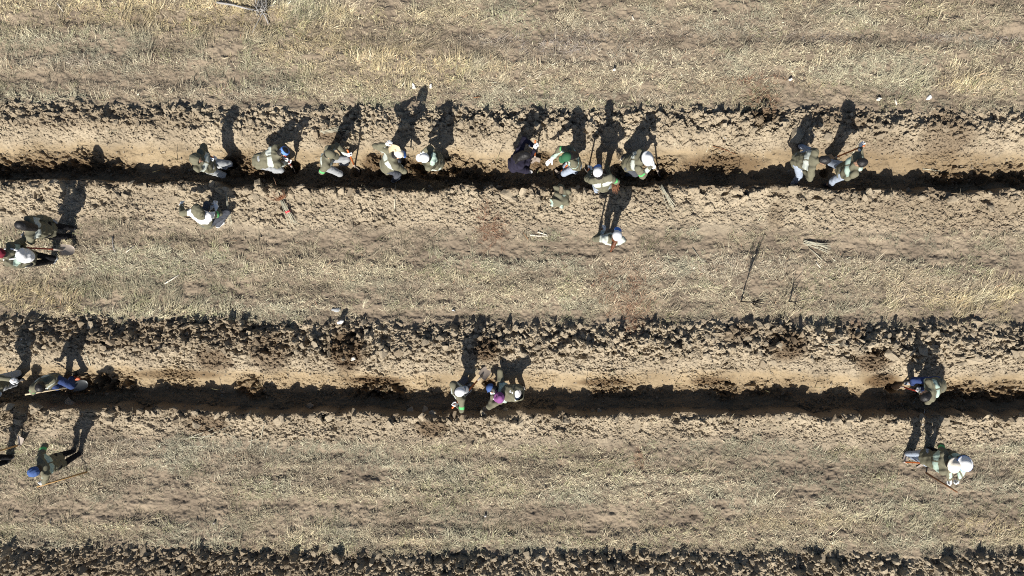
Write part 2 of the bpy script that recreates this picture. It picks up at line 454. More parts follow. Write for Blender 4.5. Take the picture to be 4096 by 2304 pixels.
BARE = [(900, 480, 900, 30, .8), (1900, 1020, 900, 50, .55), (3700, 850, 900, 110, .85), (3300, 1040, 700, 70, .6), (2600, 1000, 500, 60, .5), (300, 430, 500, 50, .6), (2600, 290, 300, 30, .5),
        (3700, 400, 800, 40, .4), (1100, 2000, 900, 70, .4), (1300, 340, 500, 60, .3), (2600, 1800, 300, 60, .2), (3350, 1285, 700, 20, .6), (1200, 1880, 900, 60, .3), (3700, 215, 900, 40, .4)]


def field(L, x, y):
    s = np.zeros(x.shape)
    for px, py, rx, ry, a in L:
        s += a * blob(x, y, px, py, rx, ry)
    return s


def grass_w(x, y):
    so = lookup(SOIL, x, y)
    st = fbm(x * .35, y * 2.2, 200, 4)
    fine = fbm(x * 2.3, y * 3.2, 210, 3)
    d = .72 + (st - .5) * 1.2 + (streak(x, y) - .5) * 2.2 - ruts(x, y) * .3 + (fine - .5) * 2.0 - field(BARE, x, y) * .75
    return np.clip(d, .05, 1) * (1 - sstep(.0, .5, so)) + .015 * (so > .3) * (1 - lookup(WALL, x, y)) * (lookup(CLOD, x, y) < .5)


def build_grass(name, n, mtl, lmin, lmax, wid, lift, weight, clump=5, spread=.035, colfn=None, dirfn=None):
    nc = n // clump
    c = scatter(nc, weight, (-12.4, 12.4), (-7.2, 7.2))
    cx = np.repeat(c[:, 0], clump) + rng.normal(0, spread, nc * clump); cy = np.repeat(c[:, 1], clump) + rng.normal(0, spread, nc * clump)
    n = nc * clump
    flow = (fbm(cx * .9, cy * .9, 300, 3) - .5) * 14
    ang = np.repeat(rng.uniform(0, 2 * np.pi, nc), clump) * 1.0 + flow * .5 + rng.normal(0, .8, n)
    if dirfn is not None:
        ang = dirfn(cx, cy, ang)
    L = rng.uniform(lmin, lmax, n) * rng.uniform(.7, 1.15, n)
    el = np.abs(rng.normal(0, lift, n)) + .05
    W = wid * rng.uniform(.6, 1.4, n)
    z0 = lookup(Z, cx, cy)
    dx, dy = np.cos(ang), np.sin(ang)
    sx, sy = -dy, dx
    bend = rng.normal(0, .35, n)
    m = np.stack([cx + dx * L * .5 * np.cos(el) + sx * bend * L * .15, cy + dy * L * .5 * np.cos(el) + sy * bend * L * .15, z0 + .006 + L * .5 * np.sin(el)], -1)
    ex, ey = cx + dx * L * np.cos(el), cy + dy * L * np.cos(el)
    ze = np.maximum(z0 + L * np.sin(el) * .75, lookup(Z, ex, ey) + .004)
    e = np.stack([ex - sx * bend * L * .1, ey - sy * bend * L * .1, ze], -1)
    b = np.stack([cx, cy, z0 - .004], -1)
    s = np.stack([sx, sy, rng.normal(0, .35, n)], -1) * W[:, None] * .5
    V = np.stack([b - s, b + s, m - s * .9, m + s * .9, e], 1)
    base = np.arange(n)[:, None] * 5
    Q = np.concatenate([base, base + 1, base + 3, base + 2], 1); T = np.concatenate([base + 2, base + 3, base + 4], 1)
    me = new_mesh(name, V.reshape(-1, 3), [Q, T], [mtl])
    col = colfn(cx, cy, n, clump)
    a = me.attributes.new('blade_colour', 'FLOAT_COLOR', 'POINT')
    a.data.foreach_set('color', np.repeat(np.concatenate([col, np.ones((n, 1))], 1), 5, axis=0).astype(np.float32).ravel())
    return tag(link(name, me), kind='stuff')


def blade_cols(x, y, n, clump):
    base = np.array([.385, .337, .225]); gold = np.array([.5, .405, .225]); pale = np.array([.47, .42, .3]); lil = np.array([.27, .235, .215]); red = np.array([.3, .165, .105]); grn = np.array([.25, .27, .13]); dk = np.array([.2, .165, .115])
    g = np.clip(field(GOLD, x, y), 0, 1.2); p = np.clip(field(PALE, x, y), 0, 1); l = np.clip(field(LILAC, x, y), 0, 1.2); r = np.clip(field(RED, x, y), 0, 1.5)
    st = fbm(x * .3, y * 2.4, 401, 4)
    u = rng.random(n)
    c = np.repeat(base[None], n, 0)
    def mixin(c, t, w): return c + (t - c) * np.clip(w, 0, 1)[:, None]
    c = mixin(c, pale, (st - .45) * 2.2 + p * .6)
    c = mixin(c, gold, g * .75 * (.5 + u))
    c = mixin(c, lil, l * .7 * (.5 + rng.random(n)) + np.clip(.42 - st, 0, 1) * 1.8)
    c = mixin(c, red, r * (rng.random(n) < .65) * .85 + (rng.random(n) < .035) * .8)
    k = np.repeat(rng.random(n // clump), clump)
    c = mixin(c, dk, (k < .24) * .85)
    c = mixin(c, np.array([.17, .14, .105]), np.clip((fbm(x * 1.6, y * 3.0, 405, 4) - .53) * 6, 0, .8) * (rng.random(n) < .8))
    c = mixin(c, np.array([.3, .295, .215]), np.clip((fbm(x * .8, y * 1.5, 420, 3) - .48) * 4, 0, .6))
    c = mixin(c, grn, (vnoise(x * 1.7, y * 2.5, 421) > .7) * (u < .3) * .5)
    c = mixin(c, np.array([.62, .55, .4]), (u > .9) * .7)
    ck = np.repeat(rng.uniform(.68, 1.28, n // clump), clump)[:, None]
    return np.clip(c * ck * ((.74 + .46 * sstep(.36, .62, streak(x, y))) * (1 - .42 * ruts(x, y)))[:, None] * rng.uniform(.8, 1.25, (n, 1)), .02, .8)


m_grass = bpy.data.materials.new('dry_grass_blades'); m_grass.use_nodes = True
nt = m_grass.node_tree; bs = nt.nodes['Principled BSDF']; bs.inputs['Roughness'].default_value = .8; bs.inputs['Specular IOR Level'].default_value = .15
at = nt.nodes.new('ShaderNodeAttribute'); at.attribute_name = 'blade_colour'
nt.links.new(at.outputs['Color'], bs.inputs['Base Color'])
build_grass('dry_grass', 300000, m_grass, .05, .155, .0066, .34, grass_w, 6, .03, blade_cols)


def tuft_w(x, y):
    g = np.clip(field(GOLD, x, y) * .9 - .2, 0, 1) + .05
    return g * (vnoise(x * 1.6, y * 2.2, 500) > .4) * (1 - sstep(0, .2, lookup(SOIL, x, y)))


build_grass('long_straw', 16000, m_grass, .14, .32, .0065, .3, tuft_w, 10, .05, blade_cols, lambda x, y, a: .5 + (a - .5) * .22)


def red_w(x, y):
    return np.clip(blob(x, y, 1970, 905, 55, 75) * 1.2 + blob(x, y, 2510, 1185, 130, 110) * .6 + blob(x, y, 2520, 1300, 90, 30) * .5 + blob(x, y, 3000, 325, 190, 14) * .8 + blob(x, y, 1130, 770, 30, 30) * .6 - .12, 0, 1)


def red_cols(x, y, n, clump):
    return np.array([[.25, .145, .095]]) * rng.uniform(.5, 1.2, (n, 1)) + rng.uniform(0, .05, (n, 1)) * np.array([[1, .8, .5]])


build_grass('reddish_weeds', 1300, m_grass, .1, .28, .005, .5, red_w, 6, .04, red_cols)
print('grass', time.time() - T0)
# ------------------------------------------------------------------ signed-distance modelling (bodies and clothes)
class SDF:
    def __init__(s, lo, hi, h):
        s.h = h; s.lo = np.array(lo, float) - 3 * h
        n = np.ceil((np.array(hi, float) + 3 * h - s.lo) / h).astype(int) + 1
        s.n = n; s.f = np.full(n, 1.0, np.float32)

    def win(s, a, b):
        i0 = np.clip(np.floor((a - s.lo) / s.h).astype(int), 0, s.n - 1); i1 = np.clip(np.ceil((b - s.lo) / s.h).astype(int) + 1, 1, s.n)
        sl = tuple(slice(i0[k], i1[k]) for k in range(3))
        ax = [s.lo[k] + s.h * np.arange(i0[k], i1[k]) for k in range(3)]
        return sl, ax[0][:, None, None], ax[1][None, :, None], ax[2][None, None, :]

    def put(s, sl, d, k):
        o = s.f[sl]
        if k > 0:
            hh = np.clip(.5 + .5 * (o - d) / k, 0, 1)
            s.f[sl] = o * (1 - hh) + d * hh - k * hh * (1 - hh)
        else:
            s.f[sl] = np.minimum(o, d)

    def cone(s, a, b, ra, rb, k=.02, w=None, wk=1.0):
        a = np.array(a, float); b = np.array(b, float)
        m = max(ra, rb) * max(wk, 1) + 4 * s.h + k
        sl, x, y, z = s.win(np.minimum(a, b) - m, np.maximum(a, b) + m)
        ab = b - a; L = max(ab @ ab, 1e-9)
        dx, dy, dz = x - a[0], y - a[1], z - a[2]
        t = np.clip((dx * ab[0] + dy * ab[1] + dz * ab[2]) / L, 0, 1)
        rx, ry, rz = dx - t * ab[0], dy - t * ab[1], dz - t * ab[2]
        q = rx * rx + ry * ry + rz * rz
        if w is not None:
            c = rx * w[0] + ry * w[1] + rz * w[2]
            q = q - c * c + (c / wk) ** 2
        s.put(sl, (np.sqrt(np.maximum(q, 0)) - (ra + (rb - ra) * t)).astype(np.float32), k)

    def ell(s, c, R, rad, k=.015):
        """ellipsoid: R rows are the axes, rad the radii"""
        c = np.array(c, float); R = np.array(R, float); rad = np.array(rad, float)
        m = rad.max() + 4 * s.h + k
        sl, x, y, z = s.win(c - m, c + m)
        dx, dy, dz = x - c[0], y - c[1], z - c[2]
        u = [(dx * R[i][0] + dy * R[i][1] + dz * R[i][2]) / rad[i] for i in range(3)]
        q = np.sqrt(u[0] ** 2 + u[1] ** 2 + u[2] ** 2)
        g = np.sqrt((u[0] / rad[0]) ** 2 + (u[1] / rad[1]) ** 2 + (u[2] / rad[2]) ** 2) + 1e-6
        s.put(sl, (q * (q - 1) / g).astype(np.float32), k)

    def cut(s, p, n):
        """keep the side n points away from"""
        x = s.lo[0] + s.h * np.arange(s.n[0])[:, None, None]; y = s.lo[1] + s.h * np.arange(s.n[1])[None, :, None]; z = s.lo[2] + s.h * np.arange(s.n[2])[None, None, :]
        d = (x - p[0]) * n[0] + (y - p[1]) * n[1] + (z - p[2]) * n[2]
        s.f = np.maximum(s.f, d.astype(np.float32))

    def wrinkle(s, amp, sc, seed):
        r = np.random.default_rng(seed)
        x = s.lo[0] + s.h * np.arange(s.n[0])[:, None, None]; y = s.lo[1] + s.h * np.arange(s.n[1])[None, :, None]; z = s.lo[2] + s.h * np.arange(s.n[2])[None, None, :]
        t = 0
        for i in range(5):
            d = r.normal(0, 1, 3); d /= np.linalg.norm(d); e = r.normal(0, 1, 3); e /= np.linalg.norm(e)
            f = sc * r.uniform(.7, 1.7)
            t = t + np.sin((x * d[0] + y * d[1] + z * d[2]) * f + 1.6 * np.sin((x * e[0] + y * e[1] + z * e[2]) * f * .6 + i) + r.uniform(0, 6))
        s.f = s.f + (amp * t / 2.2).astype(np.float32)

    def mesh(s):
        f = s.f; ins = f < 0
        nx, ny, nz = f.shape
        acc = np.zeros((nx - 1, ny - 1, nz - 1, 3), np.float32); cnt = np.zeros((nx - 1, ny - 1, nz - 1), np.int16)
        def sub(o): return tuple(slice(o[k], o[k] + (nx, ny, nz)[k] - 1) for k in range(3))
        for ax in range(3):
            o1, o2 = [a for a in range(3) if a != ax]
            for p in (0, 1):
                for q in (0, 1):
                    A = [0, 0, 0]; A[o1] = p; A[o2] = q; B = list(A); B[ax] = 1
                    fa, fb = f[sub(A)], f[sub(B)]
                    x = (fa < 0) != (fb < 0)
                    t = np.where(x, fa / np.where(np.abs(fa - fb) < 1e-9, 1, fa - fb), 0)
                    cnt += x
                    acc[..., ax] += t; acc[..., o1] += x * p; acc[..., o2] += x * q
        act = cnt > 0
        idx = np.full(act.shape, -1, np.int64); idx[act] = np.arange(act.sum())
        ii = np.stack(np.nonzero(act), -1)
        V = s.lo + s.h * (ii + acc[act] / cnt[act][:, None])
        Q = []
        for ax in range(3):
            o1, o2 = (ax + 1) % 3, (ax + 2) % 3
            A = [slice(None)] * 3; B = [slice(None)] * 3
            A[ax] = slice(0, -1); B[ax] = slice(1, None)
            a, b = ins[tuple(A)], ins[tuple(B)]
            e = np.stack(np.nonzero(a != b), -1)
            if not len(e): continue
            ok = (e[:, o1] > 0) & (e[:, o2] > 0) & (e[:, o1] < f.shape[o1] - 1) & (e[:, o2] < f.shape[o2] - 1)
            e = e[ok]; fl = a[tuple(e.T)]
            def cell(d1, d2):
                c = e.copy(); c[:, o1] += d1; c[:, o2] += d2
                return idx[tuple(c.T)]
            q = np.stack([cell(-1, -1), cell(0, -1), cell(0, 0), cell(-1, 0)], -1)
            q[~fl] = q[~fl][:, ::-1]
            Q.append(q)
        Q = np.concatenate(Q); Q = Q[(Q >= 0).all(1)]
        return V, Q


def nrm(v):
    v = np.asarray(v, float); return v / max(np.linalg.norm(v), 1e-9)


def ik(a, c, l1, l2, pole):
    v = c - a; d = np.linalg.norm(v); u = v / max(d, 1e-6)
    d = min(d, (l1 + l2) * .997); d = max(d, abs(l1 - l2) + .02)
    x = (l1 * l1 - l2 * l2 + d * d) / (2 * d); h = math.sqrt(max(l1 * l1 - x * x, 0))
    p = np.asarray(pole, float); p = p - u * (p @ u); p = nrm(p)
    return a + u * x + p * h, a + u * d


def on_ray(px, py, c, r, up=True):
    """point on the sight line of a photo position that lies r from c (closest one if out of reach)"""
    zs = np.linspace(c[2] - r, c[2] + r, 81)
    pts = np.array([P(px, py, z) for z in zs]); d = np.abs(np.linalg.norm(pts - c, axis=1) - r)
    k = d.min()
    ok = np.nonzero(d < k + .02)[0]
    p = pts[ok[-1] if up else ok[0]]
    return c + nrm(p - c) * r


# ------------------------------------------------------------------ cloth, skin and tool materials
def cloth(name, c): return mat(name, c, .9, .16, 60, .12, bump=.25)


M = dict(
    skin=mat('skin', (.42, .25, .17), .6, .08, 40, .3), lips=mat('lips', (.32, .13, .11), .5), eye=mat('eye', (.03, .025, .02), .3), hair=mat('black_hair', (.012, .011, .012), .5, .4, 120, .35, bump=.4),
    brown_hair=mat('brown_hair', (.1, .035, .015), .5, .4, 120, .3, bump=.4),
    olive=cloth('olive_cloth', (.135, .128, .09)), olive_dark=cloth('dark_olive_cloth', (.06, .06, .042)), pale=cloth('pale_grey_cloth', (.42, .45, .41)), mint=cloth('mint_cloth', (.36, .46, .4)),
    green=cloth('green_band', (.1, .42, .14)), navy=cloth('navy_cloth', (.022, .02, .035)), dknavy=cloth('dark_navy', (.012, .014, .04)), black=cloth('black_cloth', (.012, .012, .014)), grey=cloth('dark_grey_denim', (.07, .075, .09)),
    ltgrey=cloth('light_grey_cloth', (.3, .31, .32)), denim=cloth('pale_denim', (.27, .31, .38)), blue_denim=cloth('blue_denim', (.03, .048, .13)), white=cloth('white_cloth', (.74, .74, .75)), cream=cloth('cream_cloth', (.68, .62, .53)),
    capblue=cloth('light_blue_cloth', (.12, .24, .6)), blue=cloth('blue_cloth', (.055, .1, .25)), greencap=cloth('green_cap_cloth', (.03, .1, .05)), maroon=cloth('maroon_cloth', (.16, .02, .035)), purple=cloth('purple_cloth', (.2, .07, .2)),
    glove=mat('white_glove', (.72, .73, .74), .85, .08, 80, .15), greyglove=mat('grey_glove', (.3, .3, .3), .85), shoe=mat('white_shoe', (.62, .62, .62), .6, .1, 60), dkshoe=mat('dark_shoe', (.03, .03, .035), .6, .2, 60), gshoe=mat('grey_shoe', (.25, .27, .29), .6, .1, 60),
    orangeshoe=mat('orange_shoe', (.5, .12, .06), .6), sole=mat('shoe_sole', (.45, .44, .42), .8),
    handle=mat('orange_handle', (.5, .13, .03), .4, .15, 25, .4), red=mat('red_handle', (.42, .06, .035), .4, .15, 25, .4), wood=mat('wooden_handle', (.42, .26, .11), .6, .2, 30, .2), palewood=mat('pale_wood', (.55, .45, .3), .6, .15, 30),
    brownwood=mat('brown_wood', (.2, .1, .05), .6, .2, 30), steel=mat('worn_steel', (.33, .28, .24), .55, .3, 14, .4, .25), darksteel=mat('dark_steel', (.05, .055, .06), .45, .3, 14, .5, .4),
    stem=mat('pale_stem', (.42, .4, .31), .7, .15, 30), root=mat('reddish_roots', (.22, .1, .055), .9, .3, 50), redtie=mat('red_tie', (.6, .03, .05), .5), twig=mat('grey_twig', (.3, .29, .28), .8, .25, 40), darktwig=mat('dark_twig', (.05, .045, .04), .9, .2, 40), paper=mat('white_scrap', (.75, .73, .7), .7, .08, 30),
    bark=mat('bleached_wood', (.55, .5, .42), .8, .2, 25), drygreen=mat('dull_stem', (.25, .23, .13), .8, .2, 40))


# ------------------------------------------------------------------ people
def hand_mesh(parent, base, name, wrist, d, n, s, curl, m, cuff):
    """a gloved hand: palm, four fingers of unequal length, thumb from the side of the palm. d finger direction, n palm normal, s towards the thumb"""
    d = nrm(d); n = nrm(n - d * (n @ d)); sd = np.cross(d, n)
    if sd @ s < 0: sd = -sd
    g = SDF(wrist - .22, wrist + .22, .0052)
    ks = []
    for i, (off, L) in enumerate(((.031, .92), (.011, 1.0), (-.01, .95), (-.029, .76))):
        k = wrist + d * (.088 - .004 * abs(i - 1)) + sd * off
        g.cone(wrist + d * .012 + sd * off * .5, k, .0195, .0155, .009)
        p, dd = k, d; a = 0
        for j, sl in enumerate((.047, .031, .025)):
            a += curl * (.75, 1.15, .8)[j] + .05 * i * curl
            dd = d * math.cos(a) + n * math.sin(a) + sd * (.16 - .1 * i) * (1 - min(curl, 1))
            q = p + nrm(dd) * sl * L
            g.cone(p, q, .0132 - .0007 * j, .0125 - .0007 * j, .003); p = q
    p = wrist + d * .025 + sd * .024
    for j, (sl, aa) in enumerate(((.04, .35), (.032, .8), (.024, 1.2))):
        t = nrm(d * .75 + sd * (.75 - .55 * min(curl, 1) * (j > 0)) + n * (.25 + .75 * aa * min(curl, 1)))
        q = p + t * sl
        g.cone(p, q, .0165 - .0012 * j, .015 - .0012 * j, .004); p = q
    g.cone(wrist - d * .055, wrist + d * .03, .034, .028, .012)
    V, Q = g.mesh()
    link(name, new_mesh(name, V - base, Q, [m], True), (0, 0, 0), parent)


def person(sp):
    s = sp.get('s', .97)
    az = math.radians(sp.get('az', 0)); f = np.array([math.cos(az), math.sin(az), 0.0])
    rgt = np.array([f[1], -f[0], 0.0]); up = np.array([0, 0, 1.0])
    faz = math.radians(sp.get('toe', sp.get('az', 0))); ft = np.array([math.cos(faz), math.sin(faz), 0])
    feet = [G(*q) for q in sp['feet']]            # left, right
    for q, dz in zip(feet, sp.get('fz', (0, 0))): q[2] += dz
    base = (feet[0] + feet[1]) / 2; base[2] = min(feet[0][2], feet[1][2])
    ank = [q + up * .085 * s for q in feet]
    th, sh = .43 * s, .42 * s
    pz = base[2] + sp.get('ph', .9) * s
    for _ in range(60):
        pel = P(sp['pel'][0], sp['pel'][1], pz)
        hips = [pel - rgt * .092 * s - up * .03, pel + rgt * .092 * s - up * .03]
        if all(np.linalg.norm(h - a) <= (th + sh) * .99 for h, a in zip(hips, ank)): break
        pz -= .015
    neck = on_ray(*sp['neck'], pel, .49 * s, sp.get('up', True))
    spine = nrm(neck - pel)
    # torso front: facing direction made square to the spine
    rt = nrm(rgt - spine * (rgt @ spine)); fr = nrm(np.cross(spine, rt))
    tw = math.radians(sp.get('twist', 0)); rt2 = nrm(rt * math.cos(tw) + fr * math.sin(tw)); fr2 = nrm(np.cross(spine, rt2))
    if 'hu' in sp: hu = nrm(sp['hu'])
    else: hu = nrm(on_ray(*sp['head'], neck, .17 * s, True) - neck); hu = nrm(hu + spine * .25)
    head = neck + hu * .175 * s
    haz = math.radians(sp.get('haz', sp.get('az', 0))); hf = np.array([math.cos(haz), math.sin(haz), -.25]); hf = nrm(hf - hu * (hf @ hu)); hr = np.cross(hf, hu)
    shd = [neck - spine * .045 * s - rt2 * .175 * s, neck - spine * .045 * s + rt2 * .175 * s]
    ua, fa = .285 * s, .25 * s
    elb, wri, hdir, hnor = [], [], [], []
    tool = sp.get('tool_line')
    grip_dir = nrm(tool[1] - tool[0]) if tool is not None else None
    for i in (0, 1):
        h = sp['hands'][i]; sgn = -1 if i == 0 else 1
        grip = None
        if h[0] == 't':
            grip = tool[0] + (tool[1] - tool[0]) * h[1]
        else:
            grip = P(h[0], h[1], h[2])
        v = nrm(grip - shd[i])
        if h[0] == 't':
            n = np.cross(v, grip_dir); n = nrm(n)
            if n @ np.array([0, 0, -1.0]) < 0: n = -n
            w = grip - n * .03 - v * .075
        else:
            n = nrm(-rt2 * sgn * .4 - up); w = grip - v * .08
        pole = sp.get('poles', (None, None))[i]
        pole = np.array(pole, float) if pole is not None else (rt2 * sgn * .9 - fr2 * .5 - up * .5)
        e, w2 = ik(shd[i], w, ua, fa, pole)
        miss = np.linalg.norm(w2 - w)
        if miss > .05: print('   reach', sp['n'], 'LR'[i], round(miss, 2))
        elb.append(e); wri.append(w2); hdir.append(nrm(nrm(w2 - e) * .6 + v * .4)); hnor.append(n)
    knee = []
    for i in (0, 1):
        sgn = -1 if i == 0 else 1
        k, a2 = ik(hips[i], ank[i], th, sh, sp.get('kp', (f * 1.0 + rgt * sgn * .25)))
        knee.append(k); ank[i] = a2
    allp = np.array(hips + knee + ank + feet + elb + wri + shd + [head + .2, head - .2, neck]); lo = allp.min(0) - .14; hi = allp.max(0) + .14
    hc = head
    # ---- body: one continuous surface
    g = SDF(lo, hi, .0125)
    chest = pel + spine * .34 * s; waist = pel + spine * .17 * s
    g.cone(pel - spine * .03, waist, .098 * s, .088 * s, .03, rt2, 1.45); g.cone(waist, chest, .088 * s, .104 * s, .04, rt2, 1.5); g.cone(chest, neck - spine * .06, .104 * s, .06 * s, .04, rt2, 1.6)
    g.cone(neck - spine * .05, neck + hu * .09 * s, .058 * s, .05 * s, .03)
    for i in (0, 1):
        g.cone(neck - spine * .06, shd[i], .05 * s, .052 * s, .03); g.cone(shd[i], elb[i], .05 * s, .039 * s, .02); g.cone(elb[i], wri[i], .039 * s, .027 * s, .015)
        g.cone(wri[i], wri[i] + hdir[i] * .08, .024, .02, .01)
        g.cone(hips[i], knee[i], .078 * s, .052 * s, .03); g.cone(knee[i], ank[i], .053 * s, .036 * s, .02); g.cone(ank[i] - up * .03, ank[i] + ft * .13 * s - up * .055, .036, .026, .015)
    R = [hr, hf, hu]
    g.ell(hc + hu * .03, R, (.075 * s, .092 * s, .092 * s), .02); g.ell(hc - hu * .045 + hf * .022, R, (.056 * s, .066 * s, .075 * s), .025)
    g.cone(hc + hf * .088 * s + hu * .012, hc + hf * .108 * s - hu * .026, .009, .013, .01)
    for q in (-1, 1):
        g.ell(hc + hr * q * .078 * s - hu * .008, R, (.012, .022, .033), .006)
    g.cone(hc + hf * .076 * s - hu * .066 - hr * .015, hc + hf * .076 * s - hu * .066 + hr * .015, .009, .009, .006)
    V, Q = g.mesh()
    C = V[Q].mean(1) - hc
    cf, ch_, cr = C @ hf, C @ hu, C @ hr
    mi = np.zeros(len(Q), int)
    mi[(cf > .06) & (np.abs(ch_ + .066) < .012) & (np.abs(cr) < .026)] = 1
    mi[(cf > .06) & (np.abs(ch_ - .012) < .01) & (np.abs(np.abs(cr) - .032) < .013)] = 2
    P0 = link('person', new_mesh('person', V - base, Q, [M['skin'], M['lips'], M['eye']], True, mi), base)
    tag(P0, sp['label'], 'person', 'people planting saplings along the furrows')

    def part(name, g, mats, fn=None):
        V, Q = g.mesh(); mi = fn(V[Q].mean(1)) if fn is not None else None
        return link(name, new_mesh(name, V - base, Q, mats, True, mi), (0, 0, 0), P0)
    # ---- trousers
    tm = M[sp.get('trousers', 'grey')]; lw = sp.get('wide', 1.0)
    g = SDF(lo, hi, .0135)
    g.cone(pel - spine * .02, pel + spine * .1, .118 * s, .108 * s, .03, rt2, 1.42)
    for i in (0, 1):
        g.cone(hips[i], knee[i], .094 * s, .07 * s * lw, .03); g.cone(knee[i], ank[i], .07 * s * lw, .058 * s * lw, .02)
    g.wrinkle(.004, 55, sp['n']); part('trousers', g, [tm])
    # ---- jacket with contrasting shoulder panels and an arm band
    jm = [M[sp.get('jacket', 'olive')], M[sp.get('panel', 'pale')], M['green'], M[sp.get('cuffs', 'olive')]]
    g = SDF(lo, hi, .0135)
    hem = pel - spine * sp.get('hem', .09)
    g.cone(hem, waist, 0.1285 * s, 0.1210 * s, .03, rt2, 1.42); g.cone(waist, chest, 0.1210 * s, 0.1304 * s, .04, rt2, 1.45); g.cone(chest, neck - spine * .045, 0.1304 * s, 0.0832 * s, .04, rt2, 1.6)
    g.cone(neck - spine * .03, neck + hu * .035, 0.0775 * s, 0.0699 * s, .02)
    for i in (0, 1):
        g.cone(neck - spine * .06, shd[i], 0.0737 * s, 0.0784 * s, .04); g.cone(shd[i], elb[i], 0.0756 * s, 0.0624 * s, .03); g.cone(elb[i], wri[i] - nrm(wri[i] - elb[i]) * .01, 0.0624 * s, 0.0463 * s, .02)
    g.cut(hem - spine * .02, -spine) if sp.get('flat', True) and spine[2] > .75 else None
    g.wrinkle(.0095, 34, sp['n'] + 50)
    ga = sp.get('green', 1)
    pan = sp.get('pan', 1)
    def jf(c):
        r = c - pel; t = (r @ spine) / (.49 * s); lat = r @ rt2; dep = r @ fr2
        mi = np.zeros(len(c), int)
        if pan == 2: mi[((t > .42) & (t < .9) & (np.abs(lat) < .24)) | ((t > .8) & (np.abs(lat) > .1) & (np.abs(lat) < .26))] = 1
        elif pan: mi[(t > .52 + .6 * (.2 - np.abs(lat))) & (t < .87) & (np.abs(lat) < .215) & (np.abs(lat) > .015)] = 1
        if ga is not None:
            u = nrm(elb[ga] - shd[ga]); w = (c - shd[ga]) @ u; rad = np.linalg.norm((c - shd[ga]) - w[:, None] * u, axis=1)
            out = (c - shd[ga]) @ (rt2 * (-1 if ga == 0 else 1) + up * .4)
            mi[(np.abs(w - ua * .72) < .03) & (rad < .1) & (out > .02)] = 2
        return mi
    part('jacket', g, jm, jf)
    # ---- shoes
    for i in (0, 1):
        g = SDF(feet[i] - .22, feet[i] + .25, .0095)
        a = ank[i] - up * .045 * s
        g.cone(a - ft * .03, a + ft * .12 * s - up * .012, .041, .036, .02, np.cross(ft, up), 1.12); g.cone(a, ank[i] + up * .0, .044, .046, .02)
        mm = [M[(sp.get('shoe_l') if i == 0 and sp.get('shoe_l') else sp.get('shoe', 'shoe'))], M['sole']]
        zc = a[2] - .03
        part('shoe', g, mm, lambda c: (c[:, 2] < zc).astype(int))
    # ---- gloves
    for i in (0, 1):
        h = sp['hands'][i]; sgn = -1 if i == 0 else 1
        curl = 1.05 if h[0] == 't' else (h[3] if len(h) > 3 else .45)
        hand_mesh(P0, base, 'glove', wri[i], hdir[i], hnor[i], (grip_dir * -1 if h[0] == 't' else -rt2 * sgn + fr2 * .3), curl, M[sp.get('glove', 'glove')], None)
    # ---- hair
    hm = M[sp.get('hairc', 'hair')]
    g = SDF(hc - .42, hc + .24, .0125)
    k = 1.0 if sp.get('hat') else 1.06
    g.ell(hc + hu * .032 - hf * .014, R, (.089 * s * k, .1 * s * k, .1 * s * k), .01); g.ell(hc - hu * .035 - hf * .05, R, (.08 * s, .06 * s, .075 * s), .02)
    if sp.get('bun'): g.ell(hc + hu * .09 - hf * .075, R, (.042, .042, .042), .012)
    if sp.get('tail'):
        tdir = nrm(sp['tail']); p = hc - hf * .09 + hu * .01
        g.cone(p, p + tdir * .12, .035, .04, .02); g.cone(p + tdir * .12, p + tdir * .26, .04, .018, .02)
    if sp.get('long'):
        g.cone(hc - hf * .06 - hu * .02, neck - fr2 * .1 - spine * .06, .075, .055, .03, hr, 1.35)
    # open the face
    x = g.lo[0] + g.h * np.arange(g.n[0])[:, None, None] - hc[0]; y = g.lo[1] + g.h * np.arange(g.n[1])[None, :, None] - hc[1]; z = g.lo[2] + g.h * np.arange(g.n[2])[None, None, :] - hc[2]
    df = x * hf[0] + y * hf[1] + z * hf[2]; dh = x * hu[0] + y * hu[1] + z * hu[2]
    g.f = np.maximum(g.f, np.minimum(df - .028, -(dh - .052)).astype(np.float32))
    g.wrinkle(.003, 120, sp['n'] + 9)
    part('hair', g, [hm])
    # ---- headwear
    hat = sp.get('hat')
    if hat:
        kind, c1, c2 = hat
        g = SDF(hc - .3, hc + .32, .0105)
        if kind == 'cap':
            g.ell(hc + hu * .045 - hf * .006, R, (.101 * s, .116 * s, .105 * s), .005)
            g.cut(hc + hu * .035, -hu)
            v0 = hc + hu * .05
            g.ell(v0 + hf * .115, [hr, nrm(hf - hu * .18), nrm(hu + hf * .18)], (.083, .085, .014), .012)
            fn = lambda c: (((c - hc) @ hf) > .1).astype(int)
        elif kind == 'bucket':
            g.ell(hc + hu * .05, R, (.106 * s, .12 * s, .1 * s), .005); g.cut(hc + hu * .03, -hu)
            g.ell(hc + hu * .04, R, (.16, .17, .028), .03)
            fn = lambda c: (((c - hc) @ hu) < .05).astype(int)
        elif kind == 'hood':
            g.ell(hc + hu * .015 - hf * .022, R, (.119 * s, .13 * s, .136 * s), .01); g.cone(hc - hu * .07 - hf * .04, neck - fr2 * .035 - spine * .02, .1, .095, .05, hr, 1.25)
            g.cut(hc + hf * .055 + hu * .02, hf); g.wrinkle(.006, 45, sp['n'] + 4)
            fn = lambda c: (((c - hc) @ hf) > .035).astype(int)
        elif kind == 'band':
            g.cone(hc + hu * .035 - hr * .0, hc + hu * .06, .1 * s, .098 * s, 0, hf, 1.15); g.cut(hc + hu * .085, hu); g.cut(hc + hu * .015, -hu)
            fn = None
        elif kind == 'beanie':
            g.ell(hc + hu * .05 - hf * .012, R, (.106 * s, .117 * s, .108 * s), .005); g.cut(hc + hu * .01, -hu); g.wrinkle(.004, 60, sp['n'])
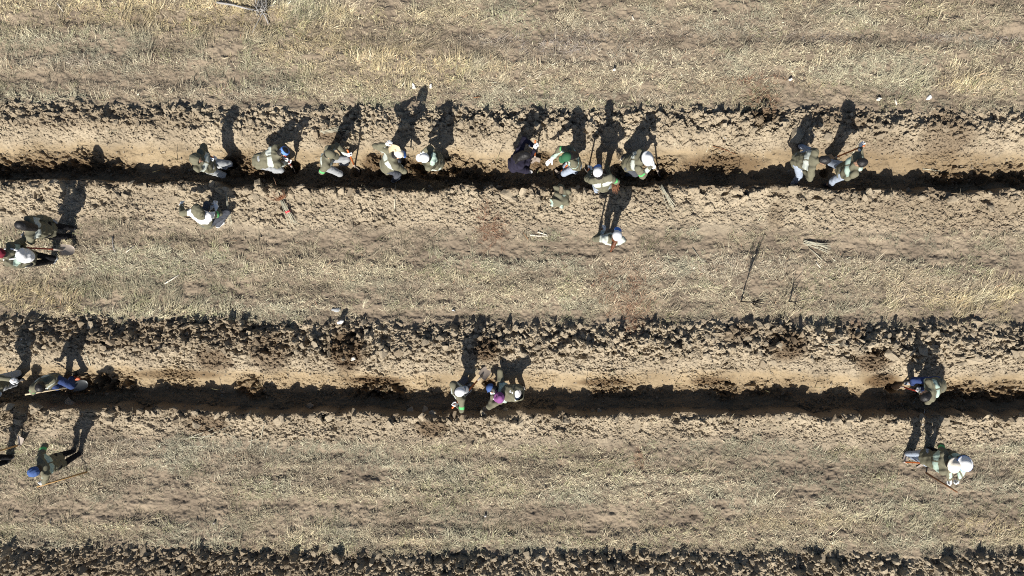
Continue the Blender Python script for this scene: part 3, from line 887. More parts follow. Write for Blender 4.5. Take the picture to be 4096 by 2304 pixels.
            fn = lambda c: (((c - hc) @ hu) < .04).astype(int)
        part({'cap': 'cap', 'bucket': 'sun_hat', 'hood': 'hood', 'band': 'headband', 'beanie': 'cap'}[kind], g, [M[c1], M[c2]], fn)
    if sp.get('hood_down'):
        g = SDF(neck - .3, neck + .3, .0125)
        b = neck - fr2 * .075 - spine * .01
        g.cone(b - rt2 * .075, b + rt2 * .075, .055, .055, .02); g.cone(b, b - spine * .1 - fr2 * .02, .06, .04, .03, rt2, 1.5); g.wrinkle(.006, 45, sp['n'] + 3)
        part('hood', g, [M[sp['hood_down']]])
    if sp.get('scarf'):
        g = SDF(hc - .3, hc + .3, .0115)
        g.ell(hc - hu * .02 + hf * .045, R, (.075, .072, .06), .01); g.cut(hc - hu * .0, hu); part('face_mask', g, [M[sp['scarf']]])
    return P0, dict(neck=neck, pel=pel, spine=spine, fr=fr2, rt=rt2, base=base, s=s, wri=wri)


# ------------------------------------------------------------------ digging tools
def tube(a, b, ra, rb, n=12, pts=None):
    pts = [np.array(a), np.array(b)] if pts is None else pts
    V, F = [], []
    rs = np.linspace(ra, rb, len(pts))
    for i, p in enumerate(pts):
        d = nrm(pts[min(i + 1, len(pts) - 1)] - pts[max(i - 1, 0)]); u = nrm(np.cross(d, [.31, .17, .93])); v = np.cross(d, u)
        for k in range(n):
            V.append(p + rs[i] * (u * math.cos(2 * math.pi * k / n) + v * math.sin(2 * math.pi * k / n)))
    for i in range(len(pts) - 1):
        for k in range(n):
            F.append((i * n + k, i * n + (k + 1) % n, (i + 1) * n + (k + 1) % n, (i + 1) * n + k))
    c0 = len(V); V.append(pts[0]); V.append(pts[-1])
    T = [(c0, (k + 1) % n, k) for k in range(n)] + [(c0 + 1, (len(pts) - 1) * n + k, (len(pts) - 1) * n + (k + 1) % n) for k in range(n)]
    return np.array(V), [np.array(F), np.array(T)]


def shovel(top, tip, face, label, hm='handle', bm='steel', size=1.0):
    """top: end of the handle, tip: point of the blade, face: which way the blade's hollow looks"""
    top = np.array(top, float); tip = np.array(tip, float); d = nrm(tip - top)
    face = np.array(face, float); n = nrm(face - d * (face @ d)); s = np.cross(d, n)
    r = bpy.data.objects.new('shovel', None); COL.objects.link(r); r.location = tip; r.empty_display_size = .1
    tag(r, label, 'shovel', 'shovels and hoes used along the furrows')
    bl = .29 * size; neck = tip - d * bl
    V, F = tube(top, neck - d * .06, .0175, .0175); link('handle', new_mesh('handle', V - tip, F, [M[hm]], True), (0, 0, 0), r)
    V, F = tube(neck - d * .13, neck + d * .05, .021, .024); link('socket', new_mesh('socket', V - tip, F, [M[bm]], True), (0, 0, 0), r)
    g = SDF(np.minimum(neck, tip) - .16, np.maximum(neck, tip) + .16, .0075)
    nu, nv = 17, 15
    top_, bot = [], []
    for i in range(nu):
        u = i / (nu - 1)
        hw = .118 * size * (1 if u < .45 else math.sqrt(max(0, 1 - ((u - .45) / .55) ** 2.2)) * 1.0)
        hw = max(hw, .006)
        for j in range(nv):
            q = (j / (nv - 1) - .5) * 2
            dish = .034 * (q * q) * min(1, hw / .1) + .03 * (u - .3) ** 2 * 1.5
            p = neck + d * bl * u + s * hw * q + n * (dish - .012)
            top_.append(p + n * .002); bot.append(p - n * .002)
    V = np.array(top_ + bot); I = np.arange(nu * nv).reshape(nu, nv); o = nu * nv
    Q = np.stack([I[:-1, :-1], I[:-1, 1:], I[1:, 1:], I[1:, :-1]], -1).reshape(-1, 4)
    E = []
    ring = list(I[0, :]) + list(I[1:, -1]) + list(I[-1, -2::-1]) + list(I[-2:0:-1, 0])
    for a, b in zip(ring, ring[1:] + ring[:1]): E.append((a, b, b + o, a + o))
    link('blade', new_mesh('blade', V - tip, [Q, Q[:, ::-1] + o, np.array(E)], [M[bm]], True), (0, 0, 0), r)
    return r


def hoe(top, tip, face, label, hm='wood', bm='darksteel'):
    top = np.array(top, float); tip = np.array(tip, float); d = nrm(tip - top); face = np.array(face, float); n = nrm(face - d * (face @ d)); s = np.cross(d, n)
    r = bpy.data.objects.new('hoe', None); COL.objects.link(r); r.location = tip; r.empty_display_size = .1
    tag(r, label, 'hoe', 'shovels and hoes used along the furrows')
    V, F = tube(top, tip, .0165, .019); link('handle', new_mesh('handle', V - tip, F, [M[hm]], True), (0, 0, 0), r)
    V, F = tube(tip - d * .03, tip + d * .035, .025, .025); V2, F2 = tube(tip, tip + n * .05, .014, .012)
    link('socket', new_mesh('socket', np.concatenate([V, V2]) - tip, [F[0], F[1], F2[0] + len(V), F2[1] + len(V)], [M[bm]], True), (0, 0, 0), r)
    T, B = [], []
    for i in range(8):
        u = i / 7
        for j in range(7):
            q = (j / 6 - .5) * 2
            p = tip + n * (.03 + .19 * u) - d * .05 * u * u + s * q * (.055 + .035 * u)
            T.append(p + d * .002); B.append(p - d * .002)
    V = np.array(T + B); I = np.arange(56).reshape(8, 7); Q = np.stack([I[:-1, :-1], I[:-1, 1:], I[1:, 1:], I[1:, :-1]], -1).reshape(-1, 4)
    ring = list(I[0, :]) + list(I[1:, -1]) + list(I[-1, -2::-1]) + list(I[-2:0:-1, 0])
    E = [(a, b, b + 56, a + 56) for a, b in zip(ring, ring[1:] + ring[:1])]
    link('blade', new_mesh('blade', V - tip, [Q, Q[:, ::-1] + 56, np.array(E)], [M[bm]], False), (0, 0, 0), r)
    return r


def backpack(parent, J, name, c, off=(0, 0), size=1.0, straps=True):
    """a pack on the back (a thing of its own)"""
    back = -J['fr']; p = J['pel'] + J['spine'] * (.3 + off[1]) * J['s'] + back * .2 + J['rt'] * off[0]
    base = p - J['spine'] * .2
    g = SDF(p - .36, p + .36, .0125); R = [J['rt'], back, J['spine']]
    g.ell(p, R, (.15 * size, .095 * size, .2 * size), .03); g.ell(p + back * .05 - J['spine'] * .07, R, (.11 * size, .07 * size, .09 * size), .03)
    g.wrinkle(.008, 40, 77)
    V, Q = g.mesh()
    o = link('backpack', new_mesh('backpack', V - base, Q, [M[c]], True), base)
    for q in (-1, 1):
        t0 = J['neck'] - J['spine'] * .05 + back * .12 + J['rt'] * q * .1 * size
        pts = [p + J['spine'] * .15 * size + J['rt'] * q * .08 - back * .02, J['neck'] - J['spine'] * .0 + J['rt'] * q * .105 + back * .06, J['neck'] - J['spine'] * .03 + J['rt'] * q * .11 - back * .11, J['neck'] - J['spine'] * .17 + J['rt'] * q * .13 - back * .165]
        V, F = tube(0, 0, .016, .016, 8, [np.array(a) for a in pts]); link('strap', new_mesh('strap', V - base, F, [M[c]], True), (0, 0, 0), o)
    return tag(o, name, 'backpack')

# ------------------------------------------------------------------ the people at work
UPZ = (0, 0, 1)


def tool_pts(a, az_, b, bz, ground=True):
    """tool line from a photo point at height az_ to one at height bz (None: on the ground)"""
    p = P(a[0], a[1], az_)
    q = G(b[0], b[1], -.06) if bz is None else P(b[0], b[1], bz)
    return p, q


def with_tool(sp, a, az_, b, bz, label, kind='shovel', hm='handle', bm='steel', face=None, length=None, back=.28):
    p, q = tool_pts(a, az_, b, bz)
    d = nrm(q - p)
    L = np.linalg.norm(q - p)
    want = length or 1.28
    p = q - d * want if L < want else p
    sp['tool_line'] = (p, q)
    fc = face if face is not None else (0, 0, 1)
    (shovel if kind == 'shovel' else hoe)(p, q, fc, label, hm, bm)
    return person(sp)


J = with_tool(dict(n=1, label='person in olive hood bending left of the row, gripping a short orange shovel', az=-12, haz=-20, pel=(838, 662), ph=.86, neck=(793, 640), head=(774, 632), hu=(.3, -.1, 1), feet=[(885, 668), (882, 692)], hands=[('t', .12), ('t', .3)],
    trousers='ltgrey', shoe='shoe', hat=('hood', 'olive', 'olive'), green=1, cuffs='pale'), (846, 627), .62, (925, 668), None, 'orange handled shovel dug into the black pit by the olive hooded person')
J = with_tool(dict(n=2, label='black haired person with blue and white headband bent double over a red handled shovel', az=5, haz=20, pel=(1045, 643), ph=.8, neck=(1112, 622), head=(1132, 608), feet=[(1085, 655), (1100, 685)], hu=(.75, .35, .35), hands=[('t', .25), ('t', .5)],
    trousers='ltgrey', shoe='gshoe', hat=('band', 'capblue', 'white'), pan=1), (1136, 615), .75, (1178, 684), None, 'red handled shovel standing in the hole under the person with the blue headband', hm='red')
J = with_tool(dict(n=3, label='person in an olive cap with grey trousers reaching out to an orange shovel handle', az=-10, haz=-15, pel=(1306, 650), ph=.84, neck=(1310, 626), head=(1322, 618), feet=[(1370, 655), (1345, 692)], hands=[('t', .14), (1306, 660, .5, .6)],
    trousers='ltgrey', shoe='gshoe', hat=('cap', 'olive', 'olive'), panel='pale', green=1), (1390, 600), .72, (1424, 682), None, 'orange handled shovel held upright at arm length by the olive capped person')
J = with_tool(dict(n=4, label='person in dark leggings and a cream and blue cap raising a shovel to shoulder height', az=25, haz=10, pel=(1546, 662), ph=.9, neck=(1572, 630), head=(1594, 617), feet=[(1592, 690), (1578, 722)], hands=[(1540, 566, 1.15, .8), ('t', .35)],
    poles=((-1, .3, .3), None), trousers='grey', shoe='shoe', hat=('cap', 'cream', 'capblue'), green=None), (1598, 668), .55, (1571, 576), 1.52, 'shovel lifted blade up beside the person in the cream and blue cap', hm='brownwood', bm='palewood', face=(.2, -.8, .5), length=1.1)
J = person(dict(n=5, label='person in a white cap bent to the left over a round dug hole', az=170, haz=175, pel=(1750, 648), ph=.86, neck=(1716, 634), head=(1699, 633), feet=[(1752, 672), (1768, 654)], hands=[(1678, 622, .6, .6), (1684, 612, .6, .6)],
    trousers='pale', shoe='shoe', hat=('cap', 'white', 'white'), jacket='olive', panel='olive_dark', hood_down='mint', green=0))
J = with_tool(dict(n=6, label='black haired ponytailed person in navy clothes and white shoes driving a shovel', az=0, haz=5, pel=(2058, 652), ph=.84, neck=(2084, 628), head=(2106, 622), feet=[(2104, 688), (2072, 678)], hands=[('t', .12), ('t', .3)], tail=(-.5, -.5, -.6),
    trousers='navy', jacket='navy', pan=0, green=None, shoe='shoe', long=True), (2141, 578), .78, (2140, 648), None, 'orange handled shovel pushed into loose soil beside the navy clad person', face=(0, -.3, 1))
J = with_tool(dict(n=7, label='person in a dark green cap stretching out an open white gloved hand', az=200, haz=205, pel=(2302, 650), ph=.84, neck=(2284, 622), head=(2266, 631), feet=[(2264, 682), (2300, 690)], hands=[('t', .3), (2198, 640, .6, .02)],
    trousers='denim', shoe='dkshoe', hat=('cap', 'greencap', 'greencap'), long=True, panel='mint', green=1), (2301, 630), .85, (2222, 706), None, 'bright orange handled shovel slanting across the person with the open gloved hand', length=1.2)
J = with_tool(dict(n=8, label='person in a white cap with blue peak on the furrow edge holding a root bundle', az=95, haz=95, pel=(2410, 742), ph=.88, neck=(2402, 712), head=(2392, 690), feet=[(2384, 764), (2410, 764)], hands=[('t', .1), (2446, 724, .9, .8)],
    trousers='denim', shoe='dkshoe', hat=('cap', 'white', 'capblue'), green=1), (2357, 676), 1.05, (2352, 690), None, 'shovel held upright by the person carrying a bundle of roots', length=1.2)
J = with_tool(dict(n=9, label='person in a pale grey sun hat and olive jacket stooping right with grey shoes', az=-8, haz=-10, pel=(2516, 652), ph=.86, neck=(2563, 640), head=(2588, 635), feet=[(2492, 638), (2512, 694)], hands=[('t', .2), ('t', .06)],
    trousers='grey', shoe='gshoe', shoe_l='cream', hat=('bucket', 'white', 'ltgrey'), green=1), (2606, 656), .72, (2640, 690), None, 'pale handled shovel standing in soil before the person in the grey sun hat', hm='palewood')
J = person(dict(n=10, label='bareheaded person in pale jeans straddling the furrow, bent flat to the right', az=-5, haz=-5, pel=(3195, 642), ph=.88, neck=(3262, 643), head=(3294, 644), feet=[(3196, 588), (3166, 738)], hu=(.9, 0, .3), hands=[(3262, 622, .45, .6), (3212, 686, .5, .7)],
    poles=(None, (.3, -1, 0)), trousers='denim', shoe='dkshoe', panel='pale', green=None))
J = with_tool(dict(n=11, s=1.04, label='bareheaded person with a hair bun hauling on a shovel with an orange handle', az=172, haz=178, pel=(3376, 682), ph=.95, neck=(3426, 658), head=(3440, 652), feet=[(3316, 742), (3338, 668)], hands=[(3352, 690, .55, .7), ('t', .05)],
    trousers='denim', shoe='dkshoe', bun=True, hood_down='mint', panel='mint', green=None, jacket='olive', up=True), (3420, 598), .72, (3308, 644), None, 'orange handled shovel lying between the two bareheaded diggers')
J = person(dict(n=12, label='person in an olive hood crouching on the bank with both arms spread', az=82, haz=60, pel=(822, 888), ph=.42, neck=(800, 852), head=(793, 836), feet=[(835, 838), (878, 902)], hands=[(718, 818, .55, .4), (868, 811, .4, .5)], kp=(.5, .6, .8), toe=35,
    trousers='grey', shoe='shoe', hat=('hood', 'olive', 'olive_dark'), green=1, panel='white', pan=2))
J = with_tool(dict(n=13, label='person with an auburn ponytail and white cap standing on the grass with a shovel', az=85, haz=78, pel=(2444, 956), ph=.93, neck=(2452, 958), head=(2468, 942), feet=[(2420, 962), (2440, 958)], hands=[('t', .08), (2488, 950, .75, .5)], tail=(-.3, -.8, -.5), hairc='brown_hair',
    trousers='grey', shoe='dkshoe', hat=('cap', 'white', 'capblue'), panel='pale', pan=2, green=None), (2406, 918), 1.0, (2394, 938), None, 'red brown shovel stood on the grass by the person with the auburn ponytail', hm='brownwood', length=1.15)
J = person(dict(n=14, label='person with long black hair and black trousers walking on the grass at the left', az=182, haz=185, pel=(182, 916), ph=.93, neck=(112, 912), head=(84, 900), feet=[(284, 946), (296, 914)], hands=[(92, 950, .95, .5), (214, 878, .75, .4)], long=True,
    trousers='black', shoe='dkshoe', panel='pale', green=None, glove='greyglove', hem=.16))
J = with_tool(dict(n=15, label='person in a maroon hat wearing a white backpack and black leggings', az=180, haz=180, pel=(112, 1032), ph=.93, neck=(30, 1016), head=(4, 1014), feet=[(216, 1046), (224, 1034)], hands=[(100, 1066, .75, .4), ('t', .22)],
    trousers='black', shoe='gshoe', hat=('beanie', 'maroon', 'maroon'), panel='mint', green=0), (70, 989), .95, (298, 1002), .05, 'red handled shovel with round pale blade carried by the person in maroon hat', hm='red', face=(0, 0, 1), length=1.2)
backpack(J[0], J[1], 'white crumpled backpack on the person in the maroon hat', 'white')
J = person(dict(n=16, label='person cut off by the left edge reaching one gloved hand into the frame', az=10, haz=0, pel=(0, 1532), ph=.9, neck=(-66, 1540), head=(-100, 1542), feet=[(66, 1503), (74, 1520)], hands=[(84, 1524, 1.0, .6), (-10, 1590, .6, .5)],
    trousers='ltgrey', shoe='dkshoe', panel='mint', green=1, cuffs='pale'))
J = with_tool(dict(n=17, label='black haired person in blue jeans stooping with a pale wooden shovel held level', az=-62, haz=-80, pel=(206, 1520), ph=.9, neck=(166, 1534), head=(165, 1553), feet=[(296, 1512), (262, 1532)], hands=[('t', .36), ('t', .12)], toe=-5,
    poles=((1, .2, 0), (-1, -.3, 0)), trousers='blue_denim', shoe='orangeshoe', panel='pale', green=1), (150, 1570), .45, (352, 1536), -.15, 'dark bladed shovel with a pale wooden handle held level over the furrow', hm='palewood', bm='darksteel', length=1.15)
J = with_tool(dict(n=18, label='person in a grey and white cap in the lower furrow pushing a shovel uphill', az=30, haz=20, pel=(1838, 1562), ph=.93, neck=(1829, 1569), head=(1842, 1566), feet=[(1846, 1534), (1862, 1548)], hands=[('t', .3), ('t', .08)],
    trousers='grey', shoe='gshoe', hat=('cap', 'white', 'ltgrey'), green=1, panel='pale'), (1846, 1592), .5, (1955, 1474), None, 'orange handled shovel resting on the sunlit bank by the grey capped person', face=(0, -.3, 1), length=1.3)
J = person(dict(n=19, label='person in a navy cap bending left beside a hole with a purple pack', az=172, haz=165, pel=(2062, 1572), ph=.96, up=False, neck=(1995, 1570), head=(1968, 1552), feet=[(2052, 1562), (2088, 1552)], hands=[(1958, 1575, .3, .6), (2020, 1524, .35, .5)],
    trousers='white', shoe='shoe', hat=('cap', 'blue', 'blue'), panel='mint', green=None))
backpack(J[0], J[1], 'purple backpack on the person in the navy cap', 'purple', (-.1, .0), .8)
J = with_tool(dict(n=20, label='curly haired person in navy trousers bent over a red shovel in the lower furrow', az=188, haz=200, pel=(3752, 1540), ph=.86, neck=(3716, 1562), head=(3690, 1576), feet=[(3690, 1552), (3640, 1530)], hands=[('t', .28), ('t', .06)], hu=(-.7, -.6, .3),
    trousers='blue_denim', shoe='gshoe', panel='mint', green=None), (3690, 1570), .55, (3578, 1538), None, 'red handled shovel dug into the hole by the curly haired person', hm='red')
J = with_tool(dict(n=21, label='person with a blue headscarf and black trousers hoeing the grass at lower left', az=205, haz=200, pel=(218, 1850), ph=.92, neck=(166, 1866), head=(138, 1886), feet=[(322, 1814), (296, 1804)], hands=[('t', .08), (164, 1816, 1.0, .4)],
    trousers='black', shoe='dkshoe', hat=('beanie', 'blue', 'blue'), panel='mint', green=1, hem=.18), (165, 1942), .85, (356, 1886), None, 'hoe with a long brown wooden handle trailed by the person in blue headscarf', kind='hoe', hm='wood', bm='brownwood', face=(.2, .5, -.8), length=1.1)
J = person(dict(n=22, label='person at the lower left edge of whom mostly black trousers show', az=190, haz=190, pel=(-70, 1845), ph=.93, neck=(-150, 1860), head=(-175, 1865), feet=[(30, 1846), (50, 1826)], hands=[(-120, 1800, .9, .4), (-60, 1800, .8, .9)],
    trousers='black', shoe='dkshoe', panel='mint', green=None))
hoe(P(-45, 1815, .8), G(84, 1778, .06), (.3, .4, -.8), 'thin wooden hoe reaching in from the lower left edge', 'wood', 'steel')
J = with_tool(dict(n=23, label='person in a beige sun hat and pale jeans dragging an orange hoe behind', az=-8, haz=-5, pel=(3712, 1832), ph=.92, neck=(3782, 1852), head=(3812, 1860), feet=[(3622, 1812), (3640, 1824)], hands=[(3790, 1818, .95, .5), ('t', .3)],
    trousers='denim', shoe='dkshoe', hat=('bucket', 'cream', 'cream'), panel='mint', green=0), (3792, 1855), .95, (3618, 1848), .08, 'hoe with a bright orange handle and black blade trailing behind the beige hat', kind='hoe', hm='handle', face=(-.3, 0, -1), length=1.1)
J = with_tool(dict(n=24, label='person in a blue and white sun hat and black trousers leaning on a brown hoe', az=-62, haz=-30, pel=(3782, 1824), ph=.92, neck=(3830, 1852), head=(3856, 1852), feet=[(3722, 1796), (3704, 1804)], hands=[('t', .1), ('t', .22)], poles=((1, -.2, 0), (-.6, -.6, 0)),
    trousers='black', shoe='dkshoe', hat=('bucket', 'white', 'capblue'), panel='mint', green=None), (3828, 1968), 1.12, (3704, 1890), None, 'brown handled hoe pointing left held in both white gloves by the blue and white hat', kind='hoe', hm='brownwood', face=(-.3, .5, -.8), length=1.05)
print('people', time.time() - T0)

# ------------------------------------------------------------------ seedlings, sticks, weeds and litter
def bundle(ends, n, label, tie=True, root=None, rad=.006, m='stem', fan=.03):
    a, b = G(*ends[0], .03), G(*ends[1], .03)
    r = bpy.data.objects.new('seedling_bundle', None); COL.objects.link(r); r.location = a
    tag(r, label, 'seedling bundle', 'bundles of seedlings on the ground')
    d = nrm(b - a); s = np.cross(d, [0, 0, 1]); rr = random.Random(int(ends[0][0]))
    for i in range(n):
        o1, o2 = rr.gauss(0, fan), rr.gauss(0, fan * 1.6)
        p = a + s * o1 * .7 + np.array([0, 0, .008 + .03 * rr.random()]) + d * rr.uniform(-.05, .05); q = b + s * o2 + np.array([0, 0, .01 + .05 * rr.random()]) + d * rr.uniform(-.12, .05)
        mid = (p + q) / 2 + s * rr.gauss(0, .012) + np.array([0, 0, .015])
        V, F = tube(0, 0, rad * rr.uniform(.9, 1.3), rad * .6, 6, [p, mid, q]); link('stem', new_mesh('stem', V - a, F, [M[m]], True), (0, 0, 0), r)
    if tie:
        c = a + d * np.linalg.norm(b - a) * .45 + np.array([0, 0, .03]); V, F = tube(c - s * fan * 1.6, c + s * fan * 1.6, .03, .03, 10); link('tie', new_mesh('tie', V - a, F, [M['redtie']], True), (0, 0, 0), r)
    if root:
        c = (a if root == 'a' else b); sg = -1 if root == 'a' else 1
        Vs, Fs, Ts, k = [], [], [], 0
        for i in range(70):
            p = c + s * rr.gauss(0, .04) + np.array([0, 0, .03 + .03 * rr.random()]); e = p + d * sg * rr.uniform(.06, .26) + s * rr.gauss(0, .08) + np.array([0, 0, rr.uniform(-.03, .06)])
            V, F = tube(0, 0, .004, .0015, 4, [p, (p + e) / 2 + s * rr.gauss(0, .03), e]); Vs.append(V); Fs.append(F[0] + k); Ts.append(F[1] + k); k += len(V)
        link('roots', new_mesh('roots', np.concatenate(Vs) - a, [np.concatenate(Fs), np.concatenate(Ts)], [M['root']], True), (0, 0, 0), r)
    return r


bundle([(1130, 800), (1185, 905)], 12, 'seedling bundle with red tie and brown roots on the upper furrow lip', True, 'a')
bundle([(905, 750), (925, 905)], 8, 'thin seedling bundle beside the crouching hooded person', False, None, .005)
bundle([(2645, 750), (2690, 838)], 14, 'pale seedling bundle lying on the bank right of the standing shovel shadow', False, None, .006, 'stem', .028)
bundle([(3215, 968), (3315, 992)], 18, 'pale straw coloured seedling bundle on the grass at right', False, None, .007, 'stem', .045)
bundle([(1288, 530), (1390, 516)], 9, 'thin seedling bundle on the clods above the upper furrow', False, None, .005, 'stem', .028)


def held_roots():
    c = P(2452, 728, .72); r = bpy.data.objects.new('seedling_bundle', None); COL.objects.link(r); r.location = c
    tag(r, 'hanging root bundle held by the person in the blue peaked cap', 'seedling bundle', 'bundles of seedlings on the ground')
    rr = random.Random(3)
    for i in range(7):
        p = c + np.array([-.02, .02, 0]) + np.array([rr.gauss(0, .02), rr.gauss(0, .02), 0]); e = c + np.array([-.18 + rr.gauss(0, .05), .5 + rr.gauss(0, .05), .12 + rr.gauss(0, .05)])
        V, F = tube(p, e, .006, .003, 6); link('stem', new_mesh('stem', V - c, F, [M['drygreen']], True), (0, 0, 0), r)
    Vs, Fs, Ts, k = [], [], [], 0
    for i in range(80):
        p = c + np.array([rr.gauss(0, .03), rr.gauss(0, .03), rr.gauss(0, .02)]); e = p + np.array([rr.uniform(.02, .2), rr.uniform(-.28, -.03), rr.uniform(-.2, .03)]) * rr.uniform(.5, 1)
        V, F = tube(0, 0, .005, .002, 4, [p, (p + e) / 2 + np.array([rr.gauss(0, .025), rr.gauss(0, .025), .02]), e]); Vs.append(V); Fs.append(F[0] + k); Ts.append(F[1] + k); k += len(V)
    link('roots', new_mesh('roots', np.concatenate(Vs) - c, [np.concatenate(Fs), np.concatenate(Ts)], [M['root']], True), (0, 0, 0), r)


held_roots()


def stick(pts, r0, r1, m, name, label, cat, group=None, lift=.025):
    P3 = [G(x, y, lift) for x, y in pts]
    for i in range(1, len(P3) - 1): P3[i][2] = max(P3[i][2], .5 * (P3[i - 1][2] + P3[i + 1][2]))
    V, F = tube(0, 0, r0 * .8, r1 * .8, 7, P3)
    o = link(name, new_mesh(name, V - P3[0], F, [M[m]], True), P3[0])
    return tag(o, label, cat, group)


STK = [([(660, 1135), (690, 1118), (716, 1100)], .02, .016, 'bark', 'pale straight stick on the grass below the left row'), ([(452, 946), (456, 990), (464, 1010)], .014, .01, 'twig', 'grey crooked twig near the shovel carrying pair'),
       ([(506, 1010), (540, 984)], .013, .01, 'bark', 'short tan stick right of the grey crooked twig'), ([(2120, 940), (2150, 944), (2192, 944)], .022, .018, 'bark', 'pale bent stick lowest of the three short sticks mid field'), ([(2150, 928), (2188, 940)], .022, .018, 'bark', 'pale stick uppermost of the three short sticks mid field'),
       ([(2094, 930), (2112, 958)], .016, .012, 'brownwood', 'brown stick leftmost of the three short sticks mid field'), ([(1578, 835), (1582, 780), (1584, 735)], .014, .01, 'stem', 'pale upright wand on the bank below the dark leggings person'), ([(60, 1422), (92, 1352)], .014, .012, 'paper', 'white stick on the bank left of the long shadows'),
       ([(336, 1392), (352, 1430), (364, 1464)], .013, .01, 'stem', 'pale stick on the bank right of the long shadows'), ([(3560, 520), (3300, 760)][:0] or [(3394, 640), (3440, 560)], .01, .006, 'stem', 'long pale wand behind the diggers at right'), ([(3688, 676), (3756, 684)], .012, .009, 'stem', 'pale level stick in the upper furrow at right'),
       ([(2850, 585), (2900, 600), (2940, 618)], .012, .008, 'brownwood', 'thin curved brown twig on the sunlit furrow wall'), ([(2848, 510), (2905, 555)], .016, .012, 'twig', 'grey stick among clods right of the stooping sun hat'), ([(760, 1750), (860, 1742)], .011, .009, 'stem', 'lowest pale stick of the scattered seedlings'), ([(745, 1755), (860, 1712)], .01, .008, 'stem', 'upper slanting stick of the scattered seedlings'),
       ([(800, 1755), (930, 1700)], .009, .007, 'stem', 'longest slanting stick of the scattered seedlings'), ([(850, 1712), (950, 1754)], .009, .007, 'stem', 'down sloping stick of the scattered seedlings'), ([(745, 1782), (845, 1786)], .011, .009, 'stem', 'level pale stick under the scattered seedlings'), ([(1062, 1678), (1046, 1746)], .01, .007, 'stem', 'upright pale stick right of the scattered seedlings'),
       ([(1076, 1760), (1056, 1830)], .009, .006, 'stem', 'pale stick reaching into the grass below the bank'), ([(995, 1765), (1056, 1748)], .008, .006, 'stem', 'short slanting pale stick near the upright one'), ([(1012, 1726), (1002, 1794)], .007, .005, 'stem', 'thin pale stick leftmost of the upright pair'), ([(3688, 1700), (3706, 1640)], .011, .008, 'paper', 'pale stick in the lower furrow above the two sun hats'),
       ([(3652, 1612), (3658, 1590)], .01, .008, 'stem', 'short stick in the shade of the lower furrow'), ([(205, 2080), (200, 2128)], .012, .008, 'bark', 'tan stick in the grass at lower left'), ([(690, 14), (700, 32), (742, 52)], .02, .012, 'darktwig', 'dark stick in the straw at the top left')][:-1] + [([(232, 14), (246, 34), (256, 48)], .022, .014, 'bark', 'bleached stick in the straw at the top left'),
       ([(3705, 108), (3712, 76)], .014, .01, 'darktwig', 'black twig stuck in the grass at top right'), ([(1895, 392), (1922, 388)], .016, .014, 'brownwood', 'brown stub of wood in golden grass'), ([(2070, 368), (2108, 342)], .014, .01, 'bark', 'tan stick in the grass above the upper furrow'), ([(2146, 316), (2168, 292)], .012, .009, 'bark', 'small tan stick highest in the golden grass'),
       ([(2528, 66), (2534, 82)], .02, .018, 'bark', 'tiny tan stub near the top of the field'), ([(3275, 990), (3288, 1030)][:0] or [(3232, 990), (3288, 1040)], .01, .007, 'stem', 'thin stray stem below the straw coloured bundle'), ([(3262, 1050), (3280, 1072)], .016, .012, 'bark', 'crooked pale stub below the straw coloured bundle'), ([(2768, 990), (2808, 1048)], .009, .006, 'stem', 'thin pale straw stalk on bare ground'),
       ([(3300, 1380), (3360, 1376), (3390, 1382)], .01, .008, 'stem', 'pale curved twig across clods above the lower furrow'), ([(3252, 538), (3262, 558)], .02, .015, 'bark', 'pale stub between two large slabs by the diggers'), ([(3150, 498), (3200, 505)][:0] or [(3578, 400), (3584, 420)], .026, .02, 'bark', 'short bleached log at the edge of the clods')]
for i, (pp, r0, r1, m, lab) in enumerate(STK):
    stick(pp, r0, r1, m, 'stick', lab, 'stick', 'loose sticks on the ground')

# single seedlings set in the furrows
SEED = [(1862, 660, 'upper'), (1985, 650, 'upper'), (1630, 690, 'upper'), (2150, 705, 'upper'), (2780, 690, 'upper'), (2950, 690, 'upper'), (640, 680, 'upper'), (710, 640, 'upper'), (1704, 1545, 'lower'), (1550, 1560, 'lower'), (2345, 1528, 'lower'), (3060, 1560, 'lower'), (3620, 1625, 'lower'), (880, 1560, 'lower'), (2700, 1535, 'lower'), (1050, 1540, 'lower'), (3260, 1550, 'lower')]
for i, (px, py, wh) in enumerate(SEED):
    rr = random.Random(i); b = G(px, py, -.03); t = b + np.array([rr.gauss(0, .06), rr.gauss(0, .06), rr.uniform(.3, .5)])
    V, F = tube(0, 0, .008, .004, 6, [b, (b + t) / 2 + np.array([rr.gauss(0, .01), rr.gauss(0, .01), 0]), t])
    o = link('seedling', new_mesh('seedling', V - b, F, [M['drygreen']], True), b)
    tag(o, 'thin bare seedling stem set upright in the %s furrow' % wh, 'seedling', 'seedlings planted in the %s furrow' % wh)

# tall dry weeds that throw long shadows
def weed(px, py, h, label, n=22, wild=.16, m='darktwig'):
    b = G(px, py, -.02); rr = random.Random(int(px)); pts = [b]
    r = link('tall_weed', None if False else new_mesh('tall_weed', *tube(np.zeros(3), np.array([0, 0, h * .62]), .017, .01, 6), [M[m]], True), b)
    for i in range(n):
        z = h * rr.uniform(.4, .66); a = rr.uniform(0, 6.28); L = h * rr.uniform(.25, .42)
        e = np.array([math.cos(a) * L * wild * 1.5, math.sin(a) * L * wild * 1.5, z + L]); s0 = np.array([0, 0, z])
        V, F = tube(0, 0, .0065, .004, 4, [s0, (s0 + e) / 2 + np.array([math.cos(a), math.sin(a), 0]) * .03, e]); link('branch', new_mesh('branch', V, F, [M[m]], True), (0, 0, 0), r)
    tag(r, label, 'weed')


weed(2963, 1206, 1.42, 'tall dry branching weed throwing a long thin shadow')
weed(3156, 1206, .62, 'short twisted dry weed right of the tall one', 10, .5)


